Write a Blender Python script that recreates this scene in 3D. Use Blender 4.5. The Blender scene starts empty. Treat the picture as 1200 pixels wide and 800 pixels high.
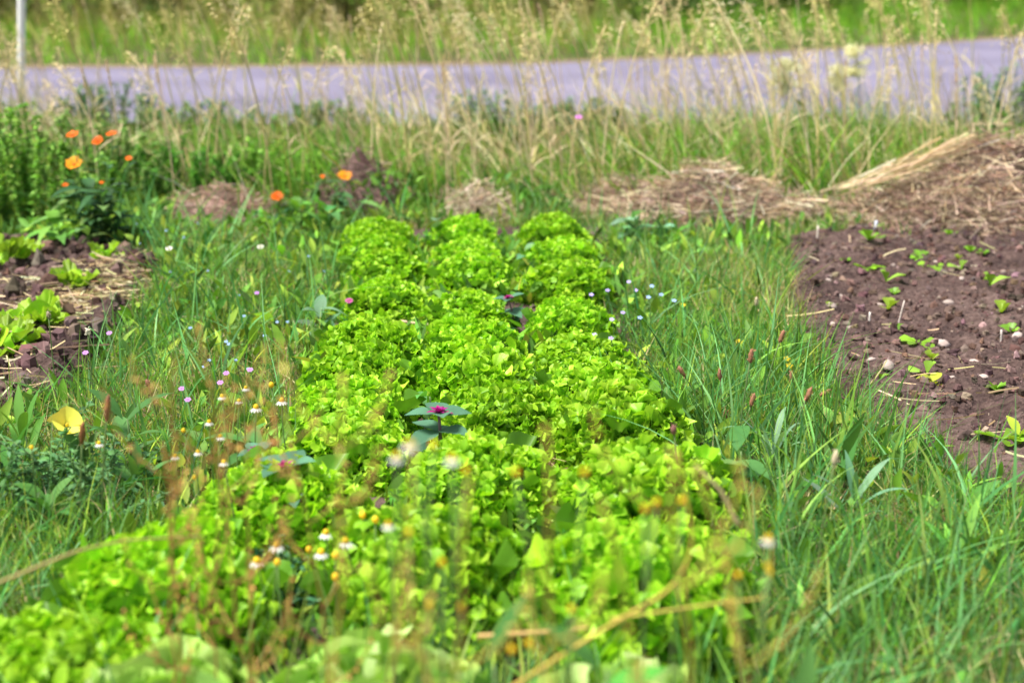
import bpy, math, random
import numpy as np

R = math.radians
SC = bpy.context.scene
C = SC.collection
rng = np.random.default_rng(7)
random.seed(7)

# ------------------------------------------------------------------ camera, sky, sun, exposure
FPX, CAMZ, PITCH = 1600.0, 1.15, 16.04
cam_d = bpy.data.cameras.new('camera')
cam = bpy.data.objects.new('camera', cam_d); C.objects.link(cam)
cam.location = (0, 0, CAMZ)
cam.rotation_euler = (R(90 - PITCH), 0, 0)
cam_d.sensor_width = 36; cam_d.lens = FPX / 1200 * 36
cam_d.clip_start = 0.05; cam_d.clip_end = 1500
cam_d.dof.use_dof = True
cam_d.dof.focus_distance = 3.35
cam_d.dof.aperture_fstop = 2.2
SC.camera = cam

SUN_EL, SUN_AZ = 64, -108          # azimuth measured from +Y (away from the camera) towards +X
w = bpy.data.worlds.new('World'); SC.world = w; w.use_nodes = True
wn = w.node_tree; bg = wn.nodes['Background']
sky = wn.nodes.new('ShaderNodeTexSky'); sky.sky_type = 'NISHITA'; sky.sun_disc = False
sky.sun_elevation = R(SUN_EL); sky.sun_rotation = R(SUN_AZ)
sky.dust_density = 3.0
hs = wn.nodes.new('ShaderNodeHueSaturation'); hs.inputs['Saturation'].default_value = 0.45
wn.links.new(sky.outputs[0], hs.inputs['Color']); wn.links.new(hs.outputs[0], bg.inputs['Color'])
bg.inputs['Strength'].default_value = 0.085
sd = bpy.data.lights.new('sun', 'SUN'); sun = bpy.data.objects.new('sun', sd); C.objects.link(sun)
sd.energy = 3.5; sd.angle = R(18); sd.color = (1, 0.95, 0.86)
sun.rotation_euler = (R(90 - SUN_EL), 0, R(180 - SUN_AZ))
SC.view_settings.view_transform = 'Standard'; SC.view_settings.look = 'None'
SC.view_settings.exposure = 1.18; SC.view_settings.gamma = 1
SC.cycles.max_bounces = 8; SC.cycles.transparent_max_bounces = 8

# ------------------------------------------------------------------ helpers
ct, st = math.cos(R(PITCH)), math.sin(R(PITCH))
def ray(px, py):
    a, b = (px - 600) / FPX, (400 - py) / FPX
    return np.array([a, ct + b * st, -st + b * ct])
def at(px, py, z=0.0):
    r = ray(px, py); t = (z - CAMZ) / r[2]
    return np.array([0, 0, CAMZ]) + r * t
def deep(px, py, Y):
    r = ray(px, py)
    return np.array([0, 0, CAMZ]) + r * (Y / r[1])

def vnoise(x, y, seed=0):
    x = np.asarray(x, float); y = np.asarray(y, float)
    xi = np.floor(x).astype(np.int64); yi = np.floor(y).astype(np.int64)
    fx = x - xi; fy = y - yi
    fx = fx * fx * (3 - 2 * fx); fy = fy * fy * (3 - 2 * fy)
    def h(a, b):
        n = (a * 374761393 + b * 668265263 + seed * 974634533) & 0x7fffffff
        n = ((n ^ (n >> 13)) * 1274126177) & 0x7fffffff
        return ((n ^ (n >> 16)) & 0xffff) / 65535.0
    return (h(xi, yi) * (1 - fx) + h(xi + 1, yi) * fx) * (1 - fy) + (h(xi, yi + 1) * (1 - fx) + h(xi + 1, yi + 1) * fx) * fy
def fbm(x, y, seed=0, o=4):
    s = 0; a = 0.5
    for k in range(o):
        s = s + a * vnoise(x * 2 ** k, y * 2 ** k, seed + k); a *= 0.5
    return s
def unit(v):
    v = np.asarray(v, float); return v / np.maximum(np.linalg.norm(v, axis=-1, keepdims=True), 1e-9)
def in_poly(x, y, poly):
    x = np.asarray(x); y = np.asarray(y); ins = np.zeros(x.shape, bool); n = len(poly)
    for i in range(n):
        x1, y1 = poly[i]; x2, y2 = poly[(i + 1) % n]
        if y1 == y2: continue
        c = ((y1 > y) != (y2 > y)) & (x < (x2 - x1) * (y - y1) / (y2 - y1) + x1)
        ins ^= c
    return ins
def poly_dist(x, y, poly):            # signed, positive inside
    x = np.asarray(x, float); y = np.asarray(y, float); d = np.full(x.shape, 1e9); n = len(poly)
    for i in range(n):
        x1, y1 = poly[i]; x2, y2 = poly[(i + 1) % n]
        dx, dy = x2 - x1, y2 - y1
        t = np.clip(((x - x1) * dx + (y - y1) * dy) / (dx * dx + dy * dy + 1e-12), 0, 1)
        d = np.minimum(d, np.hypot(x - x1 - t * dx, y - y1 - t * dy))
    return np.where(in_poly(x, y, poly), d, -d)

class MB:
    """collects quads with a colour per vertex, builds one mesh"""
    def __init__(s): s.v = []; s.q = []; s.c = []; s.m = []; s.n = 0
    def add(s, V, Q, col, mat=0):
        V = np.asarray(V, float).reshape(-1, 3); Q = np.asarray(Q, np.int64).reshape(-1, 4)
        col = np.asarray(col, float)
        if col.ndim == 1: col = np.tile(col, (len(V), 1))
        s.v.append(V); s.q.append(Q + s.n); s.c.append(col); s.m.append(np.full(len(Q), mat)); s.n += len(V)
    def mesh(s, name, mats, smooth=True):
        V = np.concatenate(s.v); Q = np.concatenate(s.q); Cc = np.concatenate(s.c); M = np.concatenate(s.m)
        me = bpy.data.meshes.new(name)
        me.vertices.add(len(V)); me.vertices.foreach_set('co', V.astype(np.float32).ravel())
        tri = Q[:, 2] == Q[:, 3]
        ls = np.where(tri, 3, 4); start = np.concatenate([[0], np.cumsum(ls)[:-1]])
        keep = np.ones(Q.shape, bool); keep[:, 3] = ~tri
        idx = Q[keep]
        me.loops.add(len(idx)); me.loops.foreach_set('vertex_index', idx.astype(np.int32))
        me.polygons.add(len(Q)); me.polygons.foreach_set('loop_start', start.astype(np.int32))
        me.polygons.foreach_set('loop_total', ls.astype(np.int32))
        me.polygons.foreach_set('material_index', M.astype(np.int32))
        me.polygons.foreach_set('use_smooth', np.full(len(Q), smooth))
        at_ = me.attributes.new('tint', 'FLOAT_COLOR', 'POINT')
        at_.data.foreach_set('color', np.concatenate([Cc, np.ones((len(Cc), 1))], 1).astype(np.float32).ravel())
        for m in (mats if isinstance(mats, (list, tuple)) else [mats]): me.materials.append(m)
        me.update(calc_edges=True); me.validate()
        return me
    def build(s, name, mats, parent=None, loc=None, smooth=True):
        o = bpy.data.objects.new(name, s.mesh(name, mats, smooth)); C.objects.link(o)
        if loc is not None: o.location = loc
        if parent: o.parent = parent
        return o

def tag(o, label=None, cat=None, group=None, kind=None):
    if label: o['label'] = label
    if cat: o['category'] = cat
    if group: o['group'] = group
    if kind: o['kind'] = kind
    return o
def empty(name, loc, label, cat, group=None, rz=0):
    o = bpy.data.objects.new(name, None); C.objects.link(o)
    o.empty_display_size = 0.05
    o.location = loc; o.rotation_euler = (0, 0, rz)
    return tag(o, label, cat, group)
def copy_tree(o, parent=None):
    c = o.copy(); C.objects.link(c)
    if parent: c.parent = parent
    for ch in o.children: copy_tree(ch, c)
    return c

def strips(mb, P, D, S, L, W, droop, col, ns=4, prof='grass', mat=0, fold=0.0, dr=None, bend2=None):
    """many blades or leaves at once. P base, D direction, S side, droop = how far the tip falls (in L) along dr (default -Z)"""
    P = np.asarray(P, float); N = len(P)
    D = unit(D); S = unit(S - (S * D).sum(1, keepdims=True) * D)
    L = np.broadcast_to(np.asarray(L, float), (N,)); W = np.broadcast_to(np.asarray(W, float), (N,))
    droop = np.broadcast_to(np.asarray(droop, float), (N,))
    if dr is None: dr = np.tile([0, 0, -1.0], (N, 1))
    col = np.asarray(col, float); col = np.tile(col, (N, 1)) if col.ndim == 1 else col
    s = np.linspace(0, 1, ns + 1)
    if prof == 'grass': pw = np.clip(1.05 - s ** 1.6, 0.04, 1) * (0.75 + 0.5 * np.sin(np.pi * np.minimum(s * 1.4, 1)))
    elif prof == 'leaf': pw = np.clip(np.sin(np.pi * s ** 0.85), 0.05, 1)
    elif prof == 'petal': pw = np.clip(0.35 + 1.0 * np.sin(np.pi * (0.05 + 0.72 * s)) ** 1.0, .1, 1); pw[-1] *= .55
    elif prof == 'spoon': pw = np.clip(0.22 + s ** 1.5 * 1.1, 0, 1); pw[-1] = 0.5
    else: pw = np.ones(ns + 1)
    cols = 3 if fold else 2
    ctr = P[:, None] + L[:, None, None] * (D[:, None] * s[None, :, None] + dr[:, None] * droop[:, None, None] * (s ** 2)[None, :, None])
    side = S[:, None] * (W[:, None] * pw[None])[:, :, None] * 0.5
    if cols == 2:
        V = np.stack([ctr - side, ctr + side], 2)
    else:
        nrm = unit(np.cross(S, D)); nrm = np.where(nrm[:, 2:3] < 0, -nrm, nrm)
        up = nrm[:, None] * (W[:, None] * pw[None])[:, :, None] * fold
        V = np.stack([ctr - side + up, ctr, ctr + side + up], 2)
    k = (ns + 1) * cols
    base = np.arange(N)[:, None] * k
    q = []
    for i in range(ns):
        for j in range(cols - 1):
            a = i * cols + j
            q.append([a, a + 1, a + cols + 1, a + cols])
    q = np.array(q)
    Q = (base[:, :, None] + q[None]).reshape(-1, 4)
    mb.add(V.reshape(-1, 3), Q, np.repeat(col, k, 0), mat)

def tube(mb, pts, rad, col, n=6, mat=0):
    pts = np.asarray(pts, float); m = len(pts)
    rad = np.broadcast_to(np.asarray(rad, float), (m,))
    t = unit(np.gradient(pts, axis=0))
    ref = np.array([0.31, 0.95, 0.05])
    a = unit(np.cross(t, ref)); b = np.cross(t, a)
    an = np.linspace(0, 2 * np.pi, n, endpoint=False)
    V = pts[:, None] + rad[:, None, None] * (np.cos(an)[None, :, None] * a[:, None] + np.sin(an)[None, :, None] * b[:, None])
    Q = [[i * n + j, i * n + (j + 1) % n, (i + 1) * n + (j + 1) % n, (i + 1) * n + j] for i in range(m - 1) for j in range(n)]
    V = V.reshape(-1, 3)
    V = np.concatenate([V, pts[:1], pts[-1:]]); c0, c1 = m * n, m * n + 1
    for j in range(n):
        Q.append([(j + 1) % n, j, c0, c0]); Q.append([(m - 1) * n + j, (m - 1) * n + (j + 1) % n, c1, c1])
    mb.add(V, Q, col, mat)
def curve(p0, p1, sag=(0, 0, 0), n=8, wob=0.0):
    p0 = np.asarray(p0, float); p1 = np.asarray(p1, float); s = np.linspace(0, 1, n)[:, None]
    p = p0 + (p1 - p0) * s + np.asarray(sag, float) * (4 * s * (1 - s))
    if wob: p[1:-1] += rng.normal(0, wob, (n - 2, 3))
    return p
def blob(mb, c, r, col, nu=8, nv=6, jit=0.0, mat=0, axis=None):
    c = np.asarray(c, float); r = np.broadcast_to(np.asarray(r, float), (3,))
    th = np.linspace(0, np.pi, nv + 1); ph = np.linspace(0, 2 * np.pi, nu, endpoint=False)
    V = np.array([[math.sin(t) * math.cos(p), math.sin(t) * math.sin(p), math.cos(t)] for t in th[1:-1] for p in ph])
    V = np.concatenate([V, [[0, 0, 1], [0, 0, -1]]])
    V = V * (1 + rng.normal(0, jit, (len(V), 1)) if jit else 1) * r
    if axis is not None:
        z = unit(axis); x = unit(np.cross(z, [0.3, 0.9, 0.1])); y = np.cross(z, x)
        V = V[:, :1] * x + V[:, 1:2] * y + V[:, 2:] * z
    Q = []; k = nv - 1
    for i in range(k - 1):
        for j in range(nu): Q.append([i * nu + j, (i + 1) * nu + j, (i + 1) * nu + (j + 1) % nu, i * nu + (j + 1) % nu])
    t_, b_ = k * nu, k * nu + 1
    for j in range(nu):
        Q.append([j, (j + 1) % nu, t_, t_]); Q.append([(k - 1) * nu + (j + 1) % nu, (k - 1) * nu + j, b_, b_])
    mb.add(V + c, Q, col, mat)
def grid(mb, X, Y, Z, col):
    ny, nx = X.shape
    V = np.stack([X, Y, Z], -1).reshape(-1, 3)
    i, j = np.meshgrid(np.arange(ny - 1), np.arange(nx - 1), indexing='ij')
    a = (i * nx + j).ravel()
    mb.add(V, np.stack([a, a + 1, a + nx + 1, a + nx], 1), col)
def rand_az(n): 
    a = rng.uniform(0, 2 * np.pi, n); return np.stack([np.cos(a), np.sin(a), np.zeros(n)], 1)
def vary(base, n, v=0.25, h=0.12):
    base = np.asarray(base, float)
    k = np.exp(rng.normal(0, v, (n, 1))); return np.clip(base * k * np.exp(rng.normal(0, h, (n, 3))), 0, 0.9)
def mixcol(cols, wts, n, v=0.22, h=0.08):
    cols = np.asarray(cols, float); i = rng.choice(len(cols), n, p=np.array(wts) / sum(wts))
    return np.clip(cols[i] * np.exp(rng.normal(0, v, (n, 1))) * np.exp(rng.normal(0, h, (n, 3))), 0, 0.9)

# ------------------------------------------------------------------ materials
def nodes(name):
    m = bpy.data.materials.new(name); m.use_nodes = True
    t = m.node_tree; p = t.nodes['Principled BSDF']; o = t.nodes['Material Output']
    return m, t, p, o
def N(t, kind, **kw):
    n = t.nodes.new(kind)
    for k, v in kw.items():
        if k in n.inputs: n.inputs[k].default_value = v
        else: setattr(n, k, v)
    return n
def leafy(name, trans=0.35, rough=0.5, spec=0.35, ns=25.0, var=0.35, tcol=(1.25, 1.2, 0.5), objvar=0.12):
    m, t, p, o = nodes(name)
    a = N(t, 'ShaderNodeAttribute', attribute_name='tint')
    tc = N(t, 'ShaderNodeTexCoord')
    no = N(t, 'ShaderNodeTexNoise', Scale=ns, Detail=4.0)
    t.links.new(tc.outputs['Object'], no.inputs['Vector'])
    mr = N(t, 'ShaderNodeMapRange'); mr.inputs[3].default_value = 1 - var; mr.inputs[4].default_value = 1 + var
    t.links.new(no.outputs['Fac'], mr.inputs[0])
    oi = N(t, 'ShaderNodeObjectInfo')
    m2 = N(t, 'ShaderNodeMapRange'); m2.inputs[3].default_value = 1 - objvar; m2.inputs[4].default_value = 1 + objvar
    t.links.new(oi.outputs['Random'], m2.inputs[0])
    mu = N(t, 'ShaderNodeMath', operation='MULTIPLY'); t.links.new(mr.outputs[0], mu.inputs[0]); t.links.new(m2.outputs[0], mu.inputs[1])
    vm = N(t, 'ShaderNodeVectorMath', operation='SCALE'); t.links.new(a.outputs['Color'], vm.inputs[0]); t.links.new(mu.outputs[0], vm.inputs['Scale'])
    t.links.new(vm.outputs[0], p.inputs['Base Color'])
    p.inputs['Roughness'].default_value = rough; p.inputs['Specular IOR Level'].default_value = spec
    if trans:
        tr = N(t, 'ShaderNodeBsdfTranslucent')
        tv = N(t, 'ShaderNodeVectorMath', operation='MULTIPLY'); tv.inputs[1].default_value = tcol
        t.links.new(vm.outputs[0], tv.inputs[0]); t.links.new(tv.outputs[0], tr.inputs['Color'])
        mx = N(t, 'ShaderNodeMixShader'); mx.inputs[0].default_value = trans
        t.links.new(p.outputs[0], mx.inputs[1]); t.links.new(tr.outputs[0], mx.inputs[2]); t.links.new(mx.outputs[0], o.inputs['Surface'])
    return m
def earthy(name, c1, c2, c3, s1=6.0, s2=60.0, bump=0.5, dist=0.02, rough=0.95):
    m, t, p, o = nodes(name)
    tc = N(t, 'ShaderNodeTexCoord')
    n1 = N(t, 'ShaderNodeTexNoise', Scale=s1, Detail=6.0); n2 = N(t, 'ShaderNodeTexNoise', Scale=s2, Detail=5.0)
    for n in (n1, n2): t.links.new(tc.outputs['Object'], n.inputs['Vector'])
    r = N(t, 'ShaderNodeValToRGB'); e = r.color_ramp.elements
    e[0].position = 0.36; e[0].color = (*c1, 1); e[1].position = 0.64; e[1].color = (*c3, 1)
    k = e.new(0.5); k.color = (*c2, 1)
    ad = N(t, 'ShaderNodeMath', operation='ADD'); ml = N(t, 'ShaderNodeMath', operation='MULTIPLY'); ml.inputs[1].default_value = 0.5
    t.links.new(n1.outputs['Fac'], ad.inputs[0]); t.links.new(n2.outputs['Fac'], ad.inputs[1]); t.links.new(ad.outputs[0], ml.inputs[0])
    t.links.new(ml.outputs[0], r.inputs[0]); t.links.new(r.outputs[0], p.inputs['Base Color'])
    p.inputs['Roughness'].default_value = rough; p.inputs['Specular IOR Level'].default_value = 0.2
    b = N(t, 'ShaderNodeBump', Strength=bump, Distance=dist); t.links.new(n2.outputs['Fac'], b.inputs['Height']); t.links.new(b.outputs[0], p.inputs['Normal'])
    return m
M_LET = leafy('lettuce_leaf', trans=0.38, rough=0.42, spec=0.3, ns=30, var=0.25, tcol=(1.05, 1.1, 0.5), objvar=0.10)
M_GRASS = leafy('grass_blade', trans=0.32, rough=0.6, spec=0.1, ns=9, var=0.35)
M_LEAF = leafy('weed_leaf', trans=0.28, rough=0.55, spec=0.14, ns=25, var=0.3)
M_DRY = leafy('dry_straw', trans=0.15, rough=0.75, spec=0.2, ns=20, var=0.3, tcol=(1, .95, .8))
M_PETAL = leafy('flower_petal', trans=0.3, rough=0.55, spec=0.2, ns=60, var=0.12, tcol=(1.1, 1, .9))
M_STEM = leafy('plant_stem', trans=0, rough=0.6, spec=0.25, ns=40, var=0.2)
M_STONE = leafy('stone', trans=0, rough=0.85, spec=0.25, ns=80, var=0.3, objvar=0.3)
M_CLOD = leafy('soil_clod', trans=0, rough=0.97, spec=0.1, ns=60, var=0.35)
M_SOIL = earthy('garden_soil', (.034, .021, .02), (.08, .051, .045), (.15, .102, .09), 5, 55, 1.0, 0.02)
M_GROUND = earthy('ground_earth', (.035, .04, .015), (.07, .065, .03), (.12, .1, .05), 2.0, 25, 0.6, 0.02)
M_ROAD = earthy('road_asphalt', (.112, .102, .155), (.164, .15, .22), (.21, .193, .27), .7, 120, 0.3, 0.004, 0.85)
M_EDGE = earthy('road_edge_gravel', (.16, .11, .07), (.23, .165, .11), (.3, .22, .16), 4, 60, 0.5, 0.01)
M_POST = earthy('post_paint', (.8, .8, .83), (.84, .84, .86), (.86, .86, .88), 3, 30, 0.1, 0.002, 0.5)

# ------------------------------------------------------------------ layout
NEAR = [(-8, 9.6), (-3.6, 9.35), (0, 9.1), (2, 9.05), (3.7, 9.1), (7, 10.0), (11, 12.0), (40, 34)]
FAR = []
for px, py in ((-500, 79), (0, 79), (300, 78), (600, 75), (800, 67), (1000, 56), (1200, 43)):
    p = at(px, py + 3.5); FAR.append((p[0], p[1]))
FAR.append((45, 48)); FAR.insert(0, (-60, FAR[0][1])); NEAR.insert(0, (-60, 9.8))
nearY = lambda x: np.interp(x, [a for a, b in NEAR], [b for a, b in NEAR])
farY = lambda x: np.interp(x, [a for a, b in FAR], [b for a, b in FAR])

def pxpoly(pts): return [tuple(at(a, b)[:2]) for a, b in pts]
SOIL_R = pxpoly([(925, 283), (1010, 279), (1100, 272), (1330, 262), (1700, 300), (1700, 560), (1235, 615), (1140, 575), (1055, 512), (972, 468), (935, 400), (925, 340)])
SOIL_L = pxpoly([(-420, 300), (-100, 286), (60, 290), (150, 300), (185, 325), (165, 370), (120, 410), (80, 465), (30, 488), (-150, 500), (-420, 470)])
BED = pxpoly([(395, 268), (720, 266), (735, 330), (775, 430), (830, 520), (900, 640), (900, 830), (140, 830), (60, 760), (190, 620), (300, 520), (345, 440), (380, 350)])

def ground_z(x, y):
    f = farY(x)
    d = np.maximum(0, y - f - 0.3)
    bank = 0.15 * (1 - np.exp(-d / 4.0)) + 0.012 * np.minimum(d, 150)
    return 0.02 * (fbm(x * 1.3, y * 1.3, 3) - 0.5) * (np.asarray(y) < nearY(x) - .1) + bank + np.where(d > 0, 0.1 * (fbm(x * .6, y * .6, 9) - .45) * np.minimum(d, 1), 0)

xs = np.unique(np.concatenate([np.linspace(-400, -14, 24), np.arange(-14, 14, 0.2), np.linspace(14, 400, 24)]))
ys = np.unique(np.concatenate([np.linspace(-200, 0, 10), np.arange(0, 24, 0.2), np.linspace(24, 500, 40)]))
X, Y = np.meshgrid(xs, ys)
mb = MB(); grid(mb, X, Y, ground_z(X, Y), (.1, .1, .1))
tag(mb.build('ground', M_GROUND), 'grassy earth ground under the garden and verges', 'ground', kind='structure')

# road: asphalt sheet with a gravel edge strip on its far side
rx = np.concatenate([np.linspace(-60, -9, 12), np.linspace(-8.5, 11, 80), np.linspace(12, 40, 20)])
T = np.linspace(0, 1, 9)[:, None]
n_, f_ = nearY(rx), farY(rx)
RX = np.tile(rx, (9, 1)); RY = n_ + (f_ - n_) * T
mb = MB(); grid(mb, RX, RY, np.full(RX.shape, 0.022) + 0.03 * np.sin(np.pi * T), (.2, .2, .2))
tag(mb.build('road', M_ROAD), 'lilac grey asphalt lane running behind the meadow strip', 'road', kind='structure')
T2 = np.linspace(0, 1, 3)[:, None]
wob = 0.03 + 0.14 * fbm(rx * 1.7, rx * 0, 5)
RX2 = np.tile(rx, (3, 1)); RY2 = f_ - 0.06 + wob * T2
mb = MB(); grid(mb, RX2, RY2, ground_z(RX2, RY2) * 0 + 0.03 + T2 * 0.012, (.2, .2, .2))
tag(mb.build('road_edge', M_EDGE), 'thin strip of bare tan gravel along the far edge of the road', 'road edge', kind='structure')

# bare soil beds
def soil(name, poly, label, step=0.012, hi=0.035, rough=1.0, seed=11, ylim=(1.2, 6.5), xlim=None, holes=()):
    P = np.array(poly); x0, y0 = P.min(0) - 0.12; x1, y1 = P.max(0) + 0.12
    if xlim: x0, x1 = max(x0, xlim[0]), min(x1, xlim[1])
    y0, y1 = max(y0, ylim[0]), min(y1, ylim[1])
    X, Y = np.meshgrid(np.arange(x0, x1, step), np.arange(y0, y1, step))
    d = poly_dist(X, Y, poly) + 0.10 * (fbm(X * 5, Y * 5, seed + 50) - 0.47)
    m = np.clip(d / 0.10 + 0.5, 0, 1); m = m * m * (3 - 2 * m)
    h = 0.05 * fbm(X * 7, Y * 7, seed, 3) + 0.03 * fbm(X * 22, Y * 22, seed + 1, 3) + 0.018 * np.abs(vnoise(X * 55, Y * 55, seed + 2) - .5)
    big = np.clip(fbm(X * 3.3, Y * 3.3, seed + 8, 2) - 0.28, 0, 1)
    Z = m * (hi + rough * (h - 0.03) - 0.0 * big) - (1 - m) * 0.06
    for px, py, rx_, ry_, dp in holes:
        c = at(px, py); Z = Z - dp * np.exp(-(((X - c[0]) / rx_) ** 2 + ((Y - c[1]) / ry_) ** 2) ** 1.5)
    mb = MB(); grid(mb, X, Y, Z, (.1, .1, .1))
    o = mb.build(name, M_SOIL)
    tag(o, label, 'soil', kind='structure')
    def z(x, y):
        x = np.asarray(x); y = np.asarray(y)
        j = np.clip(((x - x0) / step).astype(int), 0, X.shape[1] - 1); i = np.clip(((y - y0) / step).astype(int), 0, X.shape[0] - 1)
        return Z[i, j]
    return z
zR = soil('soil_bed', SOIL_R, 'bare brown crumbly soil bed on the right with seedlings', xlim=(-3, 3.4), seed=11, rough=1.35, holes=[(1010, 381, .06, .05, .06), (1030, 378, .04, .04, .05), (1122, 421, .045, .05, .05), (1045, 448, .05, .035, .035), (1195, 322, .05, .06, .04), (1160, 500, .06, .05, .04)])
zL = soil('soil_bed', SOIL_L, 'dark brown soil bed at the left edge with young lettuces and straw', xlim=(-3.4, 0), seed=21, rough=1.7)
zB = soil('soil_bed', BED, 'dark soil under the lettuce rows', seed=31, step=0.016, hi=0.01, rough=0.5)

def scatter(n, x0, x1, y0, y1):
    return rng.uniform(x0, x1, n), rng.uniform(y0, y1, n)
ICO = None
def clods(name, poly, zf, n, label, lim, smin=0.004, smax=0.03):
    x, y = scatter(n * 3, *lim); k = poly_dist(x, y, poly) > 0.0
    x, y = x[k][:n], y[k][:n]; s = smin + (smax - smin) * rng.uniform(0, 1, len(x)) ** 5
    z = zf(x, y)
    mb = MB()
    th = np.linspace(0, np.pi, 5)[1:-1]; ph = np.linspace(0, 2 * np.pi, 6, endpoint=False)
    U = np.array([[math.sin(t) * math.cos(p), math.sin(t) * math.sin(p), math.cos(t)] for t in th for p in ph] + [[0, 0, 1], [0, 0, -1]])
    Q = []
    for i in range(2):
        for j in range(6): Q.append([i * 6 + j, (i + 1) * 6 + j, (i + 1) * 6 + (j + 1) % 6, i * 6 + (j + 1) % 6])
    for j in range(6): Q.append([j, (j + 1) % 6, 18, 18]); Q.append([12 + (j + 1) % 6, 12 + j, 19, 19])
    Q = np.array(Q); nn = len(x)
    V = U[None] * (1 + rng.normal(0, 0.3, (nn, 20, 1))) * s[:, None, None] * rng.uniform(0.6, 1.15, (nn, 1, 3)) 
    V = V + np.stack([x, y, z + s * 0.25], 1)[:, None]
    col = mixcol([(.11, .07, .06), (.065, .041, .036), (.165, .115, .1)], [5, 3, 2], nn)
    mb.add(V.reshape(-1, 3), (Q[None] + np.arange(nn)[:, None, None] * 20).reshape(-1, 4), np.repeat(col, 20, 0))
    tag(mb.build(name, M_CLOD, smooth=False), label, 'soil', kind='stuff')
clods('soil_crumbs', SOIL_R, zR, 9000, 'loose crumbs of brown soil over the right bed', (0.6, 3.2, 2.6, 5.9), .003, .017)
clods('soil_crumbs', SOIL_L, zL, 4200, 'loose dark crumbs of soil over the left bed', (-3.2, -0.9, 3.2, 5.7), .004, .034)
clods('soil_crumbs', BED, zB, 1500, 'crumbs of dark soil between the lettuce heads', (-1, .9, 1.7, 5.5), .004, .018)

# ------------------------------------------------------------------ far verge, hedge
G_LIT = [(.11, .2, .03), (.16, .24, .04), (.07, .15, .025), (.27, .25, .09)]
G_MID = [(.16, .35, .04), (.12, .28, .045), (.3, .44, .06), (.085, .2, .04)]
G_BLUE = [(.11, .30, .085), (.17, .37, .14), (.075, .22, .065), (.24, .40, .08)]
DRY = [(.54, .44, .25), (.46, .38, .19), (.62, .53, .33), (.36, .25, .14)]

def meadow(name, x, y, L, W, cols, wts, label, lean=0.25, droop=0.25, ns=4, wind=(-0.12, 0, 0), mat=None, prof='grass', fold=0.0, z0=None):
    n = len(x); a = rand_az(n)
    D = np.stack([np.zeros(n), np.zeros(n), np.ones(n)], 1) + a * np.abs(rng.normal(0, lean, (n, 1))) + np.array(wind)
    D = unit(D); S = rand_az(n)
    hz = D.copy(); hz[:, 2] = 0; hz = unit(hz)
    dr = unit(hz * 0.8 + np.array([0, 0, -0.55]))
    z = ground_z(x, y) - 0.008 if z0 is None else z0
    mb = MB()
    strips(mb, np.stack([x, y, z], 1), D, S, L, W, np.abs(rng.normal(0, droop, n)) , mixcol(cols, wts, n, .32), ns, prof, 0, fold, dr)
    return tag(mb.build(name, mat or M_GRASS), label, 'grass', kind='stuff')

# verge beyond the road
n = 42000
x, y = scatter(n, -13, 17, 12.6, 27)
d = y - farY(x); k = (d > 0.08) & (rng.uniform(0, 1, n) < np.where(d < 6, 1, .55)); x, y, d = x[k], y[k], d[k]
nn = len(x); tall = fbm(x * .5, y * .5, 77)
meadow('verge_grass', x, y, (.22 + .35 * tall) * rng.uniform(.6, 1.3, nn) * np.clip(.45 + d * .3, .4, .9), rng.uniform(.008, .018, nn), [(.17, .42, .03), (.23, .46, .04), (.12, .31, .035), (.36, .38, .1)], [5, 4, 2, 1],
       'bright green grass on the bank beyond the road', lean=.3, droop=.3, ns=3)
# taller yellowish dry grass on the bank, left and centre
n = 3800
x, y = scatter(n, -13, 1.5, 13.6, 19); k = (y - farY(x) > .7) & (fbm(x * .7, y * .7, 31) > .38); x, y = x[k], y[k]; nn = len(x)
meadow('verge_grass', x, y, rng.uniform(.4, .95, nn), rng.uniform(.006, .014, nn), [(.4, .36, .13), (.28, .3, .08), (.48, .4, .2)], [3, 3, 2],
       'yellowish half dry tall grass on the left of the bank beyond the road', lean=.25, droop=.25, ns=3)

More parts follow.
